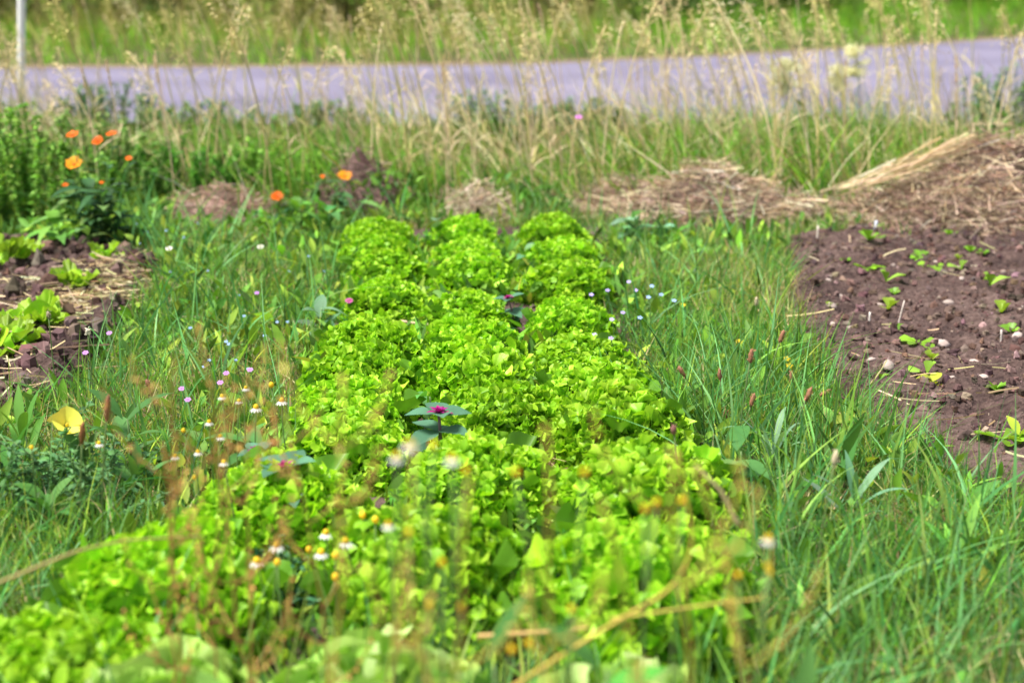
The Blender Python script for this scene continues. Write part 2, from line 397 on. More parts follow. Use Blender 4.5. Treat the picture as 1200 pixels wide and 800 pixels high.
def bush(name, X0, Y0, w, h, cols, wts, label, cat='bush', n=3800, leaf=(.05, .1), tall=False, group='bushes beyond the road'):
    g = float(ground_z(np.array([X0]), np.array([Y0]))[0])
    root = empty(name, (X0, Y0, g), label, cat, group)
    sb = MB(); stems = []
    for i in range(9):
        a = rng.uniform(0, 6.28); r = w * rng.uniform(.1, .42)
        tip = np.array([math.cos(a) * r, math.sin(a) * r * .7, h * rng.uniform(.6, .95)])
        p = curve((rng.normal(0, .08), rng.normal(0, .08), -.05), tip, (math.cos(a) * .08, math.sin(a) * .08, .05), 7, .02); stems.append(p)
        tube(sb, p, np.linspace(.022, .006, 7), (.1, .07, .045), 5)
        for j in range(3):
            q0 = p[2 + j]; q1 = q0 + unit(rng.normal(0, 1, 3) + [0, 0, .5]) * w * .25
            q = curve(q0, q1, (0, 0, .03), 5, .01); stems.append(q); tube(sb, q, np.linspace(.01, .003, 5), (.1, .07, .045), 4)
    sb.build('stems', M_STEM, root)
    cl = [p[rng.integers(len(p) // 2, len(p))] + rng.normal(0, .05, 3) for p in stems for _ in range(2)]
    cl += [np.array([rng.uniform(-.5, .5) * w, rng.uniform(-.35, .35) * w, h * rng.uniform(.08, .6)]) for _ in range(26)]
    cl = np.array(cl); cr = rng.uniform(.1, .24, len(cl)) * w * .6
    i = rng.integers(0, len(cl), n); off = unit(rng.normal(0, 1, (n, 3))) * (rng.uniform(0, 1, (n, 1)) ** .4) * cr[i][:, None] * [1, 1, .8]
    P = cl[i] + off; P[:, 2] = np.abs(P[:, 2])
    D = unit(off + rng.normal(0, .06, (n, 3)) + [0, 0, .03])
    fb = MB(); cc = np.asarray(cols)[rng.choice(len(cols), len(cl), p=np.array(wts) / sum(wts))]
    strips(fb, P, D, rng.normal(0, 1, (n, 3)), rng.uniform(*leaf, n), rng.uniform(*leaf, n) * .55, .2, np.clip(cc[i] * np.exp(rng.normal(0, .25, (n, 1))), 0, .9), 3, 'leaf', 0, .12)
    fb.build('foliage', M_LEAF, root)
    return root
DK = [(.05, .11, .025), (.07, .15, .03), (.035, .07, .025)]; BR = [(.15, .11, .06), (.09, .07, .045), (.13, .14, .05)]; OL = [(.2, .24, .05), (.13, .2, .04), (.26, .25, .08)]
for X0, Y0, w_, h_, cs, lb in [
    (-9.4, 20.5, 3.0, 2.0, BR, 'dark brownish bush beyond the road behind the white post'),
    (-6.6, 19.6, 2.9, 1.7, [BR[1], DK[2], BR[0]], 'darkest brown scrubby bush on the bank right of the white post'),
    (-4.3, 19.8, 2.4, 1.6, [BR[0], OL[0], DK[0]], 'brown and olive bush on the bank above the calendula flowers'),
    (-2.0, 19.2, 2.5, 1.7, [OL[2], OL[0], BR[2]], 'olive yellow bush in the middle of the bank left of the dark bush'),
    (.35, 20.4, 2.4, 1.8, OL, 'olive green bush between the yellowish bush and the dark bush on the bank'),
    (2.1, 21.5, 2.2, 1.8, DK, 'dark green bush at the centre top beyond the road'),
    (4.1, 22.6, 2.4, 1.6, DK, 'low dark green bush right of centre on the bank top'),
    (7.4, 26.0, 3.0, 1.6, [DK[1], OL[1], DK[0]], 'green bush at the top right beyond the bright bank grass'),
    (10.8, 28.5, 3.2, 1.9, [DK[1], DK[0], DK[2]], 'dark bush farthest right on the bank top'),
    (-12.6, 21.2, 3.2, 2.2, DK, 'dark green bush left of all others on the bank')]:
    bush('bush', X0, Y0 - 1.9, w_, h_, cs, [3, 2, 2], lb, n=6500)

# ------------------------------------------------------------------ meadow strip before the road
def hfield(x, y):                      # the strip's own height: tall at its garden side, thinning towards the road
    t = np.clip((y - 6.0) / 3.0, 0, 1)
    return (0.40 - 0.20 * t) * (0.25 + 2.2 * np.clip(fbm(x * 1.5, y * 1.5, 41) - .12, 0, 1) ** 1.4)
n = 36000
x, y = scatter(n, -5.2, 5.4, 5.75, 9.5)
edge = 6.02 + .25 * (fbm(x * 2, x * 0, 8) - .5)
k = (y > edge) & (y < nearY(x) + .1) & (rng.uniform(0, 1, n) < .35 + 1.1 * fbm(x * 1.6, y * 1.6, 17) - .4 * np.clip((y - 7.6) / 1.5, 0, 1)); x, y = x[k], y[k]; nn = len(x)
meadow('meadow_grass', x, y, np.clip(hfield(x, y), .06, 1) * rng.uniform(.45, 1.6, nn), rng.uniform(.004, .009, nn), [(.13, .31, .03), (.2, .37, .05), (.09, .24, .04), (.34, .36, .11), (.5, .43, .24)], [5, 4, 3, 2, 1],
       'dense green meadow grass between the garden and the road', lean=.5, droop=.45)
n = 5500                              # thin dry blades through it
x, y = scatter(n, -5, 5.2, 6.0, 9.3); k = (y < nearY(x) - .1) & (fbm(x * 1.2, y * .8, 57) > .4); x, y = x[k], y[k]; nn = len(x)
meadow('dry_meadow_grass', x, y, rng.uniform(.25, .75, nn), rng.uniform(.0035, .0065, nn), DRY, [3, 2, 3, 1], 'fine dry tan blades through the green meadow strip', lean=.5, droop=.4, wind=(-.22, 0, 0), mat=M_DRY)

n = 26000
x, y = scatter(n, -4.6, 4.8, 5.7, 8.4); k = (fbm(x * 1.7, y * 1.7, 66) > .5) & (y > 5.9 + .3 * (fbm(x * 2, y * 0, 8) - .5)); x, y = x[k], y[k]; nn = len(x)
meadow('meadow_herbs', x, y, rng.uniform(.025, .07, nn), rng.uniform(.012, .028, nn), [(.12, .28, .04), (.18, .33, .06), (.08, .2, .04)], [3, 2, 2], 'small broad leaved herbs filling the meadow strip', lean=.8, droop=.3, wind=(0, 0, 0), mat=M_LEAF, prof='leaf', fold=.12,
       z0=rng.uniform(0, 1, nn) ** .7 * .30 * np.clip(fbm(x * 1.7, y * 1.7, 66) * 3 - 1.3, .1, 1))
# tall seed-headed grass stalks: each one a thing, stem and seed head
def stalk_proto(h, lean, kind, tone):
    root = empty('grass_stalk', (0, 0, 0), '', 'grass stalk', 'tall seed-headed grass stalks before the road')
    tip = np.array([lean * h, rng.normal(0, .04), h])
    p = curve((0, 0, -.01), tip, (-lean * .22 * h, 0, .04 * h), 12)
    sb = MB(); tube(sb, p, np.linspace(.0040, .0020, 12), tone, 5)
    a = rng.uniform(0, 6.28)
    strips(sb, p[[2, 4, 5]], unit(np.array([[math.cos(a + k), math.sin(a + k), 1.2] for k in (0, 2.5, 4)])), rng.normal(0, 1, (3, 3)), [.22, .2, .16], .005, .45, tone, 5, 'grass')
    sb.build('stem', M_DRY, root)
    hb = MB(); n = 60; seg = .22 if kind else .13
    s = rng.uniform(0, 1, n); i0 = 1 - seg / h * (1 - s)
    base = np.stack([np.interp(i0, np.linspace(0, 1, 12), p[:, j]) for j in range(3)], 1)
    tdir = unit(p[-1] - p[-3])
    spread = (.6 if kind else .15)
    D = unit(tdir + rng.normal(0, spread, (n, 3)))
    ln = (.05 * (1.1 - s) + .012) if kind else np.full(n, .016)
    if kind:
        strips(hb, base, D, rng.normal(0, 1, (n, 3)), ln, .0012, .35, tone, 3, 'x')
        base = base + D * ln[:, None] * .95 + np.array([0, 0, -.35]) * ln[:, None]
    strips(hb, base, unit(D + [0, 0, -.2]), rng.normal(0, 1, (n, 3)), rng.uniform(.014, .024, n), rng.uniform(.005, .008, n), .2, vary(np.array(tone) * 1.15, n, .12, .05), 2, 'leaf', 0, .25)
    hb.build('seed_head', M_DRY, root)
    return root
TONES = [(.72, .6, .34), (.64, .53, .27), (.78, .67, .42), (.7, .55, .36), (.58, .52, .2)]
protos = [stalk_proto(h, ln, k, TONES[i % 5]) for i, (h, ln, k) in enumerate([(.8, -.18, 1), (.9, -.3, 1), (.7, .1, 0), (.85, -.1, 0), (.95, -.25, 1), (.65, -.4, 1), (.78, .2, 1), (.9, -.45, 1), (.6, -.05, 0), (1.0, -.15, 1)])]
used = [False] * len(protos)
def grass_stalk(X0, Y0, i, scale, rz, label):
    if used[i]: o = copy_tree(protos[i])
    else: o = protos[i]; used[i] = True
    o.location = (X0, Y0, float(ground_z(np.array([X0]), np.array([Y0]))[0])); o.rotation_euler = (0, 0, rz); o.scale = (scale,) * 3
    o['label'] = label
LB_ST = 'thin dry tan grass stalk with a feathery seed head before the road'
for i in range(255):
    while True:
        px = rng.uniform(-60, 1260); Y0 = 6.1 + 2.9 * rng.uniform() ** 1.4; X0 = (px - 600) / FPX * Y0
        if rng.uniform() < (.3 if px < 450 else .55) + .9 * vnoise(np.array(px / 95.), np.array(0.5), 5): break
    grass_stalk(X0, Y0, int(rng.integers(0, 10)), rng.uniform(.8, 1.18), rng.normal(0, .5), LB_ST)

HEAPS = [(1195, 262, .9, .48), (830, 256, .6, .28), (735, 248, .34, .17), (565, 254, .18, .14), (422, 246, .25, .16), (262, 252, .27, .15)]
def off_heaps(x, y):
    k = np.ones(len(x), bool)
    for px, py, a, b in HEAPS:
        c = at(px, py); k &= np.hypot((x - c[0]) / a, (y + .12 - c[1]) / (b + .1)) > .78
    return k
# ------------------------------------------------------------------ garden grass (paths)
n = 230000
x, y = scatter(n, -2.6, 2.8, 1.25, 6.3)
vis = np.abs(x) < .44 * y + .55
dR, dL, dB = poly_dist(x, y, SOIL_R), poly_dist(x, y, SOIL_L), poly_dist(x, y, BED)
jit = rng.normal(0, .035, n)
k = vis & off_heaps(x, y) & (dR < jit) & (dL < jit) & (dB < jit * 1.0 + .11) & (rng.uniform(0, 1, n) < .25 + 1.1 * fbm(x * 3, y * 3, 61))
x, y = x[k], y[k]; nn = len(x)
right = x > 0
Lh = np.where(right, .10, .085) * rng.uniform(.5, 2.0, nn) * (.55 + .9 * fbm(x * 2.2, y * 2.2, 71))
Lh *= np.where(y < 2.5, 1.25, 1.0) * np.where(y > 5.0, .6, 1)
dry = (fbm(x * 2.6, y * 2.6, 123) > .46) & (rng.uniform(0, 1, nn) < .55)
meadow('path_thatch', x[dry], y[dry], Lh[dry] * .9, rng.uniform(.0022, .005, dry.sum()), [(.5, .42, .24), (.34, .36, .12), (.26, .34, .08), (.4, .3, .18)], [2, 3, 3, 1], 'yellowing dry blades through the path grass', lean=.7, droop=.4, ns=3, wind=(0, 0, 0))
x, y, Lh = x[~dry], y[~dry], Lh[~dry]; nn = len(x)
meadow('path_grass', x, y, Lh, rng.uniform(.002, .0052, nn), G_MID + G_BLUE[:2] + [(.34, .29, .14)], [4, 3, 3, 2, 4, 3, 1.1],
       'fresh green grass of the paths beside the lettuce bed', lean=.45, droop=.35, ns=3, wind=(0, 0, 0))
# longer arching blades
n = 26000
x, y = scatter(n, -2.2, 2.4, 1.25, 6.0); vis = np.abs(x) < .42 * y + .4
dB = poly_dist(x, y, BED)
dens = np.where(x > 0, np.where(y < 3.9, .95, .3), np.where(y < 3.0, .5, .35)) * np.clip(fbm(x * 2.5, y * 2.5, 81) * 2 - .4, 0, 1.3)
k = vis & off_heaps(x, y) & (poly_dist(x, y, SOIL_R) < -.06) & (poly_dist(x, y, SOIL_L) < -.01) & (dB < .05) & (rng.uniform(0, 1, n) < dens); x, y = x[k], y[k]; nn = len(x)
meadow('long_grass', x, y, rng.uniform(.14, .36, nn), rng.uniform(.003, .0085, nn), G_BLUE + [(.13, .24, .06)], [4, 3, 3, 2, 2], 'long arching grass blades beside the lettuce rows', lean=.4, droop=.4, ns=6, wind=(0, 0, 0))
# low broad-leaved herbs among the grass
n = 30000
x, y = scatter(n, -2.4, 2.6, 1.3, 6.1); vis = np.abs(x) < .42 * y + .4
dens = np.where(x < 0, 1.0, .45) * np.clip(fbm(x * 3.1, y * 3.1, 91) * 2.4 - .7, 0, 1)
k = vis & off_heaps(x, y) & (poly_dist(x, y, SOIL_R) < -.0) & (poly_dist(x, y, SOIL_L) < -.0) & (poly_dist(x, y, BED) < .08) & (rng.uniform(0, 1, n) < dens); x, y = x[k], y[k]; nn = len(x)
meadow('ground_herbs', x, y, rng.uniform(.03, .085, nn), rng.uniform(.012, .03, nn), G_MID + [(.12, .25, .06)], [3, 3, 3, 2, 2], 'low broad leaved herbs growing through the path grass', lean=.9, droop=.3, ns=4, wind=(0, 0, 0), mat=M_LEAF, prof='leaf', fold=.12,
       z0=ground_z(x, y) + rng.uniform(0, .06, nn))
# weeds on the bare beds' edges and between heads
n = 12000
x, y = scatter(n, -1.0, 1.0, 1.6, 5.3); k = (poly_dist(x, y, BED) > 0) & (fbm(x * 4, y * 4, 95) > .45); x, y = x[k], y[k]; nn = len(x)
meadow('ground_herbs', x, y, rng.uniform(.03, .08, nn), rng.uniform(.012, .026, nn), G_MID, [3, 3, 3, 2], 'dark green weeds in the gaps between lettuce heads', lean=.8, droop=.3, ns=4, wind=(0, 0, 0), mat=M_LEAF, prof='leaf', fold=.12, z0=zB(x, y) + rng.uniform(0, .05, nn))

# ------------------------------------------------------------------ straw heaps
def straw_heap(px, py, wx, wy, h, n, label, cols, wts, seed, core=(.14, .1, .08), lsc=1.0):
    c = at(px, py); root = empty('straw_heap', (c[0], c[1], 0), label, 'straw heap', 'heaps of pulled weeds and straw behind the beds')
    def hz(x, y):
        r = np.hypot(x / wx, y / wy) + .35 * (fbm(x * 4 + seed, y * 4, seed, 3) - .47)
        b = np.clip(1 - r, 0, 1) ** (1.15 if wx > .7 else .7)
        return h * b * (.2 + 1.6 * fbm(x * 5.5 + seed, y * 5.5, seed + 3, 4)) - .02 * (r > 1)
    X, Y = np.meshgrid(np.linspace(-1.3, 1.3, 70) * wx, np.linspace(-1.3, 1.3, 40) * wy)
    m = MB(); grid(m, X, Y, hz(X, Y) - .012, core); m.build('mound', M_CLOD, root)
    x, y = rng.uniform(-1.15, 1.15, n) * wx, rng.uniform(-1.15, 1.15, n) * wy
    k = np.hypot(x / wx, y / wy) < 1.08; x, y = x[k], y[k]; nn = len(x)
    D = rand_az(nn) * [1, 1, 0] + np.stack([rng.normal(.1, .3, nn), np.zeros(nn), rng.normal(.05, .33, nn)], 1)
    P = np.stack([x, y, hz(x, y) + rng.uniform(-.005, .03, nn) + np.where(rng.uniform(0, 1, nn) < .12, rng.uniform(0, .05, nn), 0)], 1); up_ = rng.uniform(0, 1, nn) < .1; D[up_, 2] += rng.uniform(.2, .9, up_.sum())
    L = rng.uniform(.03, .2, nn) ** 1.0 * lsc; P = P - unit(D) * L[:, None] * .5
    s = MB(); strips(s, P, D, rng.normal(0, 1, (nn, 3)), L, rng.uniform(.0014, .0045, nn), rng.normal(.05, .4, nn), mixcol(cols, wts, nn, .35), 4, 'x', dr=unit(rng.normal(0, 1, (nn, 3)) * [1, 1, .5]))
    s.build('straw', M_DRY, root)
    return root, hz
SC_P = [(.45, .33, .23), (.56, .44, .31), (.3, .2, .155), (.16, .105, .085), (.62, .51, .37)]
straw_heap(1195, 262, .9, .48, .40, 20000, 'large brown heap of pulled weeds and straw at the right edge', SC_P, [4, 4, 3, 3, 2], 101)
straw_heap(830, 256, .6, .28, .2, 6500, 'low pale straw heap left of the large heap behind the beds', SC_P, [4, 3, 2, 1, 2], 111, lsc=.8)
straw_heap(735, 248, .34, .17, .13, 2200, 'small straw clump with dark hollow behind the right lettuce row', SC_P, [4, 3, 2, 2, 2], 117, lsc=.7)
straw_heap(565, 254, .18, .14, .14, 1600, 'small pale dome of straw behind the middle lettuce row', [(.5, .42, .3), (.42, .34, .25), (.35, .3, .2)], [3, 3, 1], 121, (.3, .24, .18), .6)
straw_heap(422, 246, .25, .16, .2, 1700, 'purplish brown heap behind the left lettuce row', [(.28, .18, .16), (.2, .12, .11), (.4, .3, .24)], [4, 3, 2], 131, (.17, .11, .1), .6)
straw_heap(262, 252, .27, .15, .10, 1700, 'pinkish brown heap left of the purplish heap in the grass', [(.42, .28, .22), (.3, .2, .17), (.5, .38, .3)], [4, 3, 2], 141, (.25, .17, .14), .6)
hb = [o for o in C.objects if o.name == 'straw_heap'][0]; hb_l = np.array(hb.location); n = 150
e0, e1 = deep(985, 222, hb_l[1] - .12) - hb_l, deep(1150, 160, hb_l[1] + .02) - hb_l
m = MB(); tt = rng.uniform(-.05, .75, (n, 1)); P = e0 + (e1 - e0) * tt + rng.normal(0, 1, (n, 3)) * [.03, .03, .014]
strips(m, P, unit(e1 - e0 + rng.normal(0, .06, (n, 3))), rng.normal(0, 1, (n, 3)), rng.uniform(.12, .34, n), rng.uniform(.003, .005, n), rng.normal(.02, .05, n), mixcol([(.6, .48, .3), (.5, .38, .24), (.68, .56, .38)], [2, 2, 1], n), 4, 'x')
m.build('straw_bundle', M_DRY, hb)
n = 1100; gx = []; 
for px, py, sx_, sy_ in [(960, 270, 60, 8), (1080, 272, 90, 7), (1185, 262, 40, 9), (720, 268, 60, 5), (820, 276, 70, 6), (430, 262, 40, 5), (565, 268, 50, 4), (1110, 245, 80, 14)]:
    for _ in range(n // 8): gx.append(at(px + rng.normal(0, sx_), py + rng.normal(0, sy_))[:2])
gx = np.array(gx)
meadow('heap_grass', gx[:, 0], gx[:, 1], rng.uniform(.04, .12, len(gx)), rng.uniform(.003, .006, len(gx)), [(.16, .3, .05), (.24, .33, .08), (.38, .36, .15), (.1, .22, .05)], [3, 2, 2, 2], 'olive green grass tufts growing through the foot of the straw heaps', lean=.5, droop=.35, wind=(0, 0, 0),
       z0=np.where(gx[:, 1] > 5.35, .02, 0))
# straw on the soil
def litter(name, spots, zf, label, tone=DRY):
    mb = MB()
    for px, py, rx_, ry_, n in spots:
        c = at(px, py); x = c[0] + rng.normal(0, rx_, n); y = c[1] + rng.normal(0, ry_, n)
        D = rand_az(n) * [1, .6, 0] + np.stack([np.zeros(n), np.zeros(n), rng.normal(0, .08, n)], 1); L = rng.uniform(.03, .15, n)
        z = np.maximum(zf(x, y), 0) + rng.uniform(.004, .022, n)
        strips(mb, np.stack([x, y, z], 1) - unit(D) * L[:, None] * .5, D, rng.normal(0, 1, (n, 3)), L, rng.uniform(.002, .005, n), rng.normal(0, .12, n), mixcol(tone, [3, 3, 3, 2], n), 3, 'x')
    tag(mb.build(name, M_DRY), label, 'straw', kind='stuff')
litter('straw_mulch', [(145, 350, .16, .14, 700), (60, 395, .25, .25, 160), (100, 370, .15, .1, 250), (20, 450, .2, .12, 90)], zL, 'loose tan straw spread on the right side of the left soil bed')
litter('straw_litter', [(1060, 300, .6, .3, 50), (1080, 480, .35, .35, 60), (1000, 430, .3, .4, 35)], zR, 'scattered bits of dry straw on the right soil bed')
litter('straw_litter', [(480, 380, .1, .05, 25), (620, 440, .06, .08, 24), (690, 540, .06, .1, 30), (400, 670, .1, .1, 30), (640, 720, .12, .1, 40)], zB, 'bits of dry straw between the lettuce heads')

# ------------------------------------------------------------------ lettuces
def leaf_set(mb, r, base, D, T, L, thm, wf, k0, amp, curl, cup, col, nu=19, nv=6, rim=(1.12, 1.05, 1.15), ribw=.7, bf=.8, rnd=.32, lobe=.12):
    """ruffled fan-shaped leaves; curl bends the tip back, cup hollows the leaf"""
    n = len(L); D = unit(D); T = unit(T - (T * D).sum(1, keepdims=True) * D); No = np.cross(T, D)
    E = lambda a: np.broadcast_to(np.asarray(a, float), (n,))[:, None, None]
    u = np.linspace(-1, 1, nu)[None, :, None]; v = np.linspace(0, 1, nv)[None, None, :]
    th = u * thm * E(r.uniform(.8, 1.05, n)); p1, p2, p3 = (E(r.uniform(0, 6.28, n)) for _ in range(3))
    lob = 1 + lobe * np.sin(4.5 * th + p3) * v ** 2 + .06 * np.sin(k0 * .9 * th + p1) * v ** 3
    rr = E(L) * v * lob * (1 - rnd * np.abs(u) ** 2.5)
    a = rr * np.sin(th) * wf * E(r.uniform(.85, 1.15, n)) * (0.5 + .5 * v); b = rr * np.cos(th * bf)
    A = E(amp * r.uniform(.6, 1.35, n))
    c = A * v ** 1.8 * np.sin(k0 * th + p1) + .5 * A * v ** 3 * np.sin(k0 * 1.9 * th + p2) + .35 * A * np.sin(k0 * .5 * th + p3) * v
    c = c + E(L) * E(curl) * (v ** 2.5) - E(cup) * a ** 2 / E(L)
    V = base[:, None, None] + a[..., None] * T[:, None, None] + b[..., None] * D[:, None, None] + c[..., None] * No[:, None, None]
    V[..., 2] = np.maximum(V[..., 2], .004 + .01 * r.uniform(0, 1, V.shape[:3]))
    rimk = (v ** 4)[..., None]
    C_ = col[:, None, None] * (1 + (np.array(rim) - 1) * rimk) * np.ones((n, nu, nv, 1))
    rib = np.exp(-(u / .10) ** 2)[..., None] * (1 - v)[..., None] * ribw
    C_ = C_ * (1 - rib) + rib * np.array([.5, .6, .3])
    q = np.array([[j * nv + m, (j + 1) * nv + m, (j + 1) * nv + m + 1, j * nv + m + 1] for j in range(nu - 1) for m in range(nv - 1)])
    mb.add(V.reshape(-1, 3), (q[None] + (np.arange(n) * nu * nv)[:, None, None]).reshape(-1, 4), C_.reshape(-1, 3))
def lettuce_mesh(name, Rr=.151, h=.158, n=1050, leaf=.0192, k0=4.2, amp=.0058, thm=1.8, nu=17, nv=5, cols=((.28, .55, .02), (.36, .62, .035), (.21, .47, .018)), wf=.8, nout=16, seed=0, olen=.135, ocol=(.11, .28, .02), jit=.5):  # default ocol: outer leaves' own darker green, deepened to paint shade between heads
    r = np.random.default_rng(seed); mb = MB(); cols = np.asarray(cols)
    t = (np.arange(n) + .5) / n; ca = 1 - t * .98; al = np.arccos(ca) ; ph = np.arange(n) * 2.39996 + r.normal(0, .2, n)
    d = np.stack([np.sin(al) * np.cos(ph), np.sin(al) * np.sin(ph), np.cos(al)], 1)
    # superellipse dome: flat on top with rounded shoulders, each head a little uneven
    rad = 1 / ((np.abs(np.sin(al)) / Rr) ** 2.15 + (np.abs(np.cos(al)) / h) ** 2.15) ** (1 / 2.15)
    rad = rad * (1 + .10 * np.sin(3 * ph + r.uniform(0, 6)) * np.sin(al) + .06 * np.sin(5 * ph + r.uniform(0, 6)) * np.sin(al)) * r.uniform(.88, 1.06, n)
    L = leaf * r.uniform(.75, 1.35, n)
    D = unit(d + r.normal(0, jit, (n, 3)) + [0, 0, .25]); base = d * rad[:, None] - D * L[:, None] * .92
    base[:, 2] = np.maximum(base[:, 2], .01)
    T = np.cross(D, r.normal(0, 1, (n, 3)))
    # most leaves turn their upper side to the head's axis and curl outwards
    T = np.where(r.uniform(0, 1, (n, 1)) < .6, np.stack([-np.sin(ph), np.cos(ph), 0 * ph], 1) + r.normal(0, .35, (n, 3)), T)
    leaf_set(mb, r, base, D, T, L, thm, wf, k0, amp, -r.uniform(-.1, .7, n), r.uniform(-.5, .9, n), cols[r.integers(0, len(cols), n)] * np.exp(r.normal(0, .12, (n, 1))), nu, nv, bf=.95, rnd=.08, lobe=.05, ribw=.15, rim=(1.28, 1.16, 1.3))  # rim: paler leaf edges, lightened further to paint highlights against shaded insides
    if nout:
        ph = np.arange(nout) * 2.39996 + r.normal(0, .2, nout); e = r.uniform(.05, .75, nout)
        D = np.stack([np.cos(ph) * np.cos(e), np.sin(ph) * np.cos(e), np.sin(e)], 1)
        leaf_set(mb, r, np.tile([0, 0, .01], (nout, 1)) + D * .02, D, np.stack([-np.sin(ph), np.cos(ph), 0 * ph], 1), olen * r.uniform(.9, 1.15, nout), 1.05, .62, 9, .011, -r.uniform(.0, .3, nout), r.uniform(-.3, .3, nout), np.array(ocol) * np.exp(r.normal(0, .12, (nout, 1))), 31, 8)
    return mb.mesh(name, M_LET)
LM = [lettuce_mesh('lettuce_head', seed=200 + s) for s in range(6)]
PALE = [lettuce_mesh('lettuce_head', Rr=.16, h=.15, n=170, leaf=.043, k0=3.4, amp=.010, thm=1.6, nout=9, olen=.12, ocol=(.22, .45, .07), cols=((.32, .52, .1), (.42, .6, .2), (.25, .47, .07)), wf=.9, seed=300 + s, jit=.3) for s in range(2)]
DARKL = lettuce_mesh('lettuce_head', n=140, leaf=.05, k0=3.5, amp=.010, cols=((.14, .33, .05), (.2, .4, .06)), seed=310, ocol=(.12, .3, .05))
ROWS = {
 'left': [(440, 266, .98), (445, 286, .95), (452, 308, .98), (452, 336, 1.02), (432, 392, 1.0), (424, 428, 1.0), (415, 466, 1.0), (410, 503, 1.05), (320, 585, 1.2), (198, 685, 1.32), (75, 775, 1.25)],
 'middle': [(545, 264, .9), (550, 283, .92), (552, 310, 1.0), (547, 352, .98), (550, 392, .98), (553, 428, 1.08), (580, 470, 1.14), (562, 548, 1.24), (495, 660, 1.32)],
 'right': [(650, 264, .98), (662, 287, .98), (668, 316, 1.04), (664, 364, .95), (680, 402, 1.0), (695, 440, 1.08), (728, 482, 1.14), (760, 575, 1.28), (745, 690, 1.36)]}
LAB = {
 ('left', 0): 'frilly light green lettuce at the far end of the left row', ('left', 1): 'frilly lettuce second from the far end of the left row',
 ('left', 2): 'frilly lettuce third from the far end of the left row', ('left', 3): 'rounded lettuce just behind the gap with straw in the left row',
 ('left', 4): 'lettuce just in front of the gap with straw in the left row', ('left', 5): 'second lettuce in front of the straw gap in the left row',
 ('left', 6): 'third lettuce in front of the straw gap in the left row, behind orange stalks', ('left', 7): 'lettuce behind the lower left magenta-hearted plant in the left row',
 ('left', 8): 'wide lettuce in front of the lower left magenta-hearted plant', ('left', 9): 'large blurred lettuce below the chamomile in the left row',
 ('left', 10): 'blurred lettuce in the bottom left corner of the photo',
 ('middle', 0): 'frilly light green lettuce at the far end of the middle row', ('middle', 1): 'lettuce second from the far end of the middle row',
 ('middle', 2): 'lettuce third from the far end of the middle row', ('middle', 3): 'low lettuce left of the small dark weed in the middle row',
 ('middle', 4): 'fifth lettuce from the far end of the middle row', ('middle', 5): 'sixth lettuce from the far end of the middle row, sharp and crinkled',
 ('middle', 6): 'big sharp lettuce right behind the magenta-hearted plant in the middle row', ('middle', 7): 'large dome of lettuce in front of the magenta-hearted plant in the middle row',
 ('middle', 8): 'blurred lettuce behind brown stalks, nearest of the middle row\'s bright heads',
 ('right', 0): 'frilly light green lettuce at the far end of the right row', ('right', 1): 'lettuce second from the far end of the right row',
 ('right', 2): 'lettuce third from the far end of the right row', ('right', 3): 'lettuce right of the small dark weed in the right row',
 ('right', 4): 'fifth lettuce from the far end of the right row', ('right', 5): 'lettuce with a few loose straws in front of it in the right row',
 ('right', 6): 'wide lettuce beside the tall grass with brown plantain heads in the right row', ('right', 7): 'blurred lettuce behind the curved yellow stem in the right row',
 ('right', 8): 'largest blurred lettuce nearest the camera in the right row'}
HEADS = []
i = 0
for row, hs_ in ROWS.items():
    for j, (px, py, s) in enumerate(hs_):
        p = at(px, py, .12)
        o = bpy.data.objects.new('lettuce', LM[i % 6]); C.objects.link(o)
        o.location = (p[0], p[1], .0); o.rotation_euler = (0, 0, rng.uniform(0, 6.28)); 
        o.scale = (s * rng.uniform(.95, 1.05), s * rng.uniform(.95, 1.05), s * rng.uniform(.85, 1.05))
        tag(o, LAB[(row, j)], 'lettuce', 'frilly lettuces in three rows'); HEADS.append((p[0], p[1], .15 * s)); i += 1
for (px, py, s, me, lb) in [(185, 798, 1.1, PALE[0], 'pale blurred lettuce at the bottom left corner of the bed'), (435, 792, 1.15, PALE[1], 'whitish green lettuce at the bottom middle of the photo'),
                        (715, 808, 1.0, PALE[0], 'pale lettuce at the bottom right of the bed below the curved yellow stem')]:
    p = at(px, py, .14); o = bpy.data.objects.new('lettuce', me); C.objects.link(o)
    o.location = (p[0], p[1], 0); o.rotation_euler = (0, 0, rng.uniform(0, 6.28)); o.scale = (s, s, s)
    tag(o, lb, 'lettuce', 'smooth pale lettuces at the near end')
def rosette_mesh(name, n, L, seed, col=(.26, .48, .04), el=.75, wid=.62):
    r = np.random.default_rng(seed); mb = MB(); ph = np.arange(n) * 2.4 + r.uniform(0, 6); e = el + r.normal(0, .2, n)
    D = np.stack([np.cos(ph) * np.cos(e), np.sin(ph) * np.cos(e), np.sin(e)], 1); S = np.stack([-np.sin(ph), np.cos(ph), r.normal(0, .25, n)], 1)
    LL = L * r.uniform(.6, 1.15, n)
    strips(mb, np.tile([0, 0, .004], (n, 1)), D, S, LL, LL * wid, r.uniform(.05, .4, n), np.clip(np.array(col) * np.exp(r.normal(0, .14, (n, 1))), 0, .9), 6, 'spoon', 0, .16)
    return mb.mesh(name, M_LET)
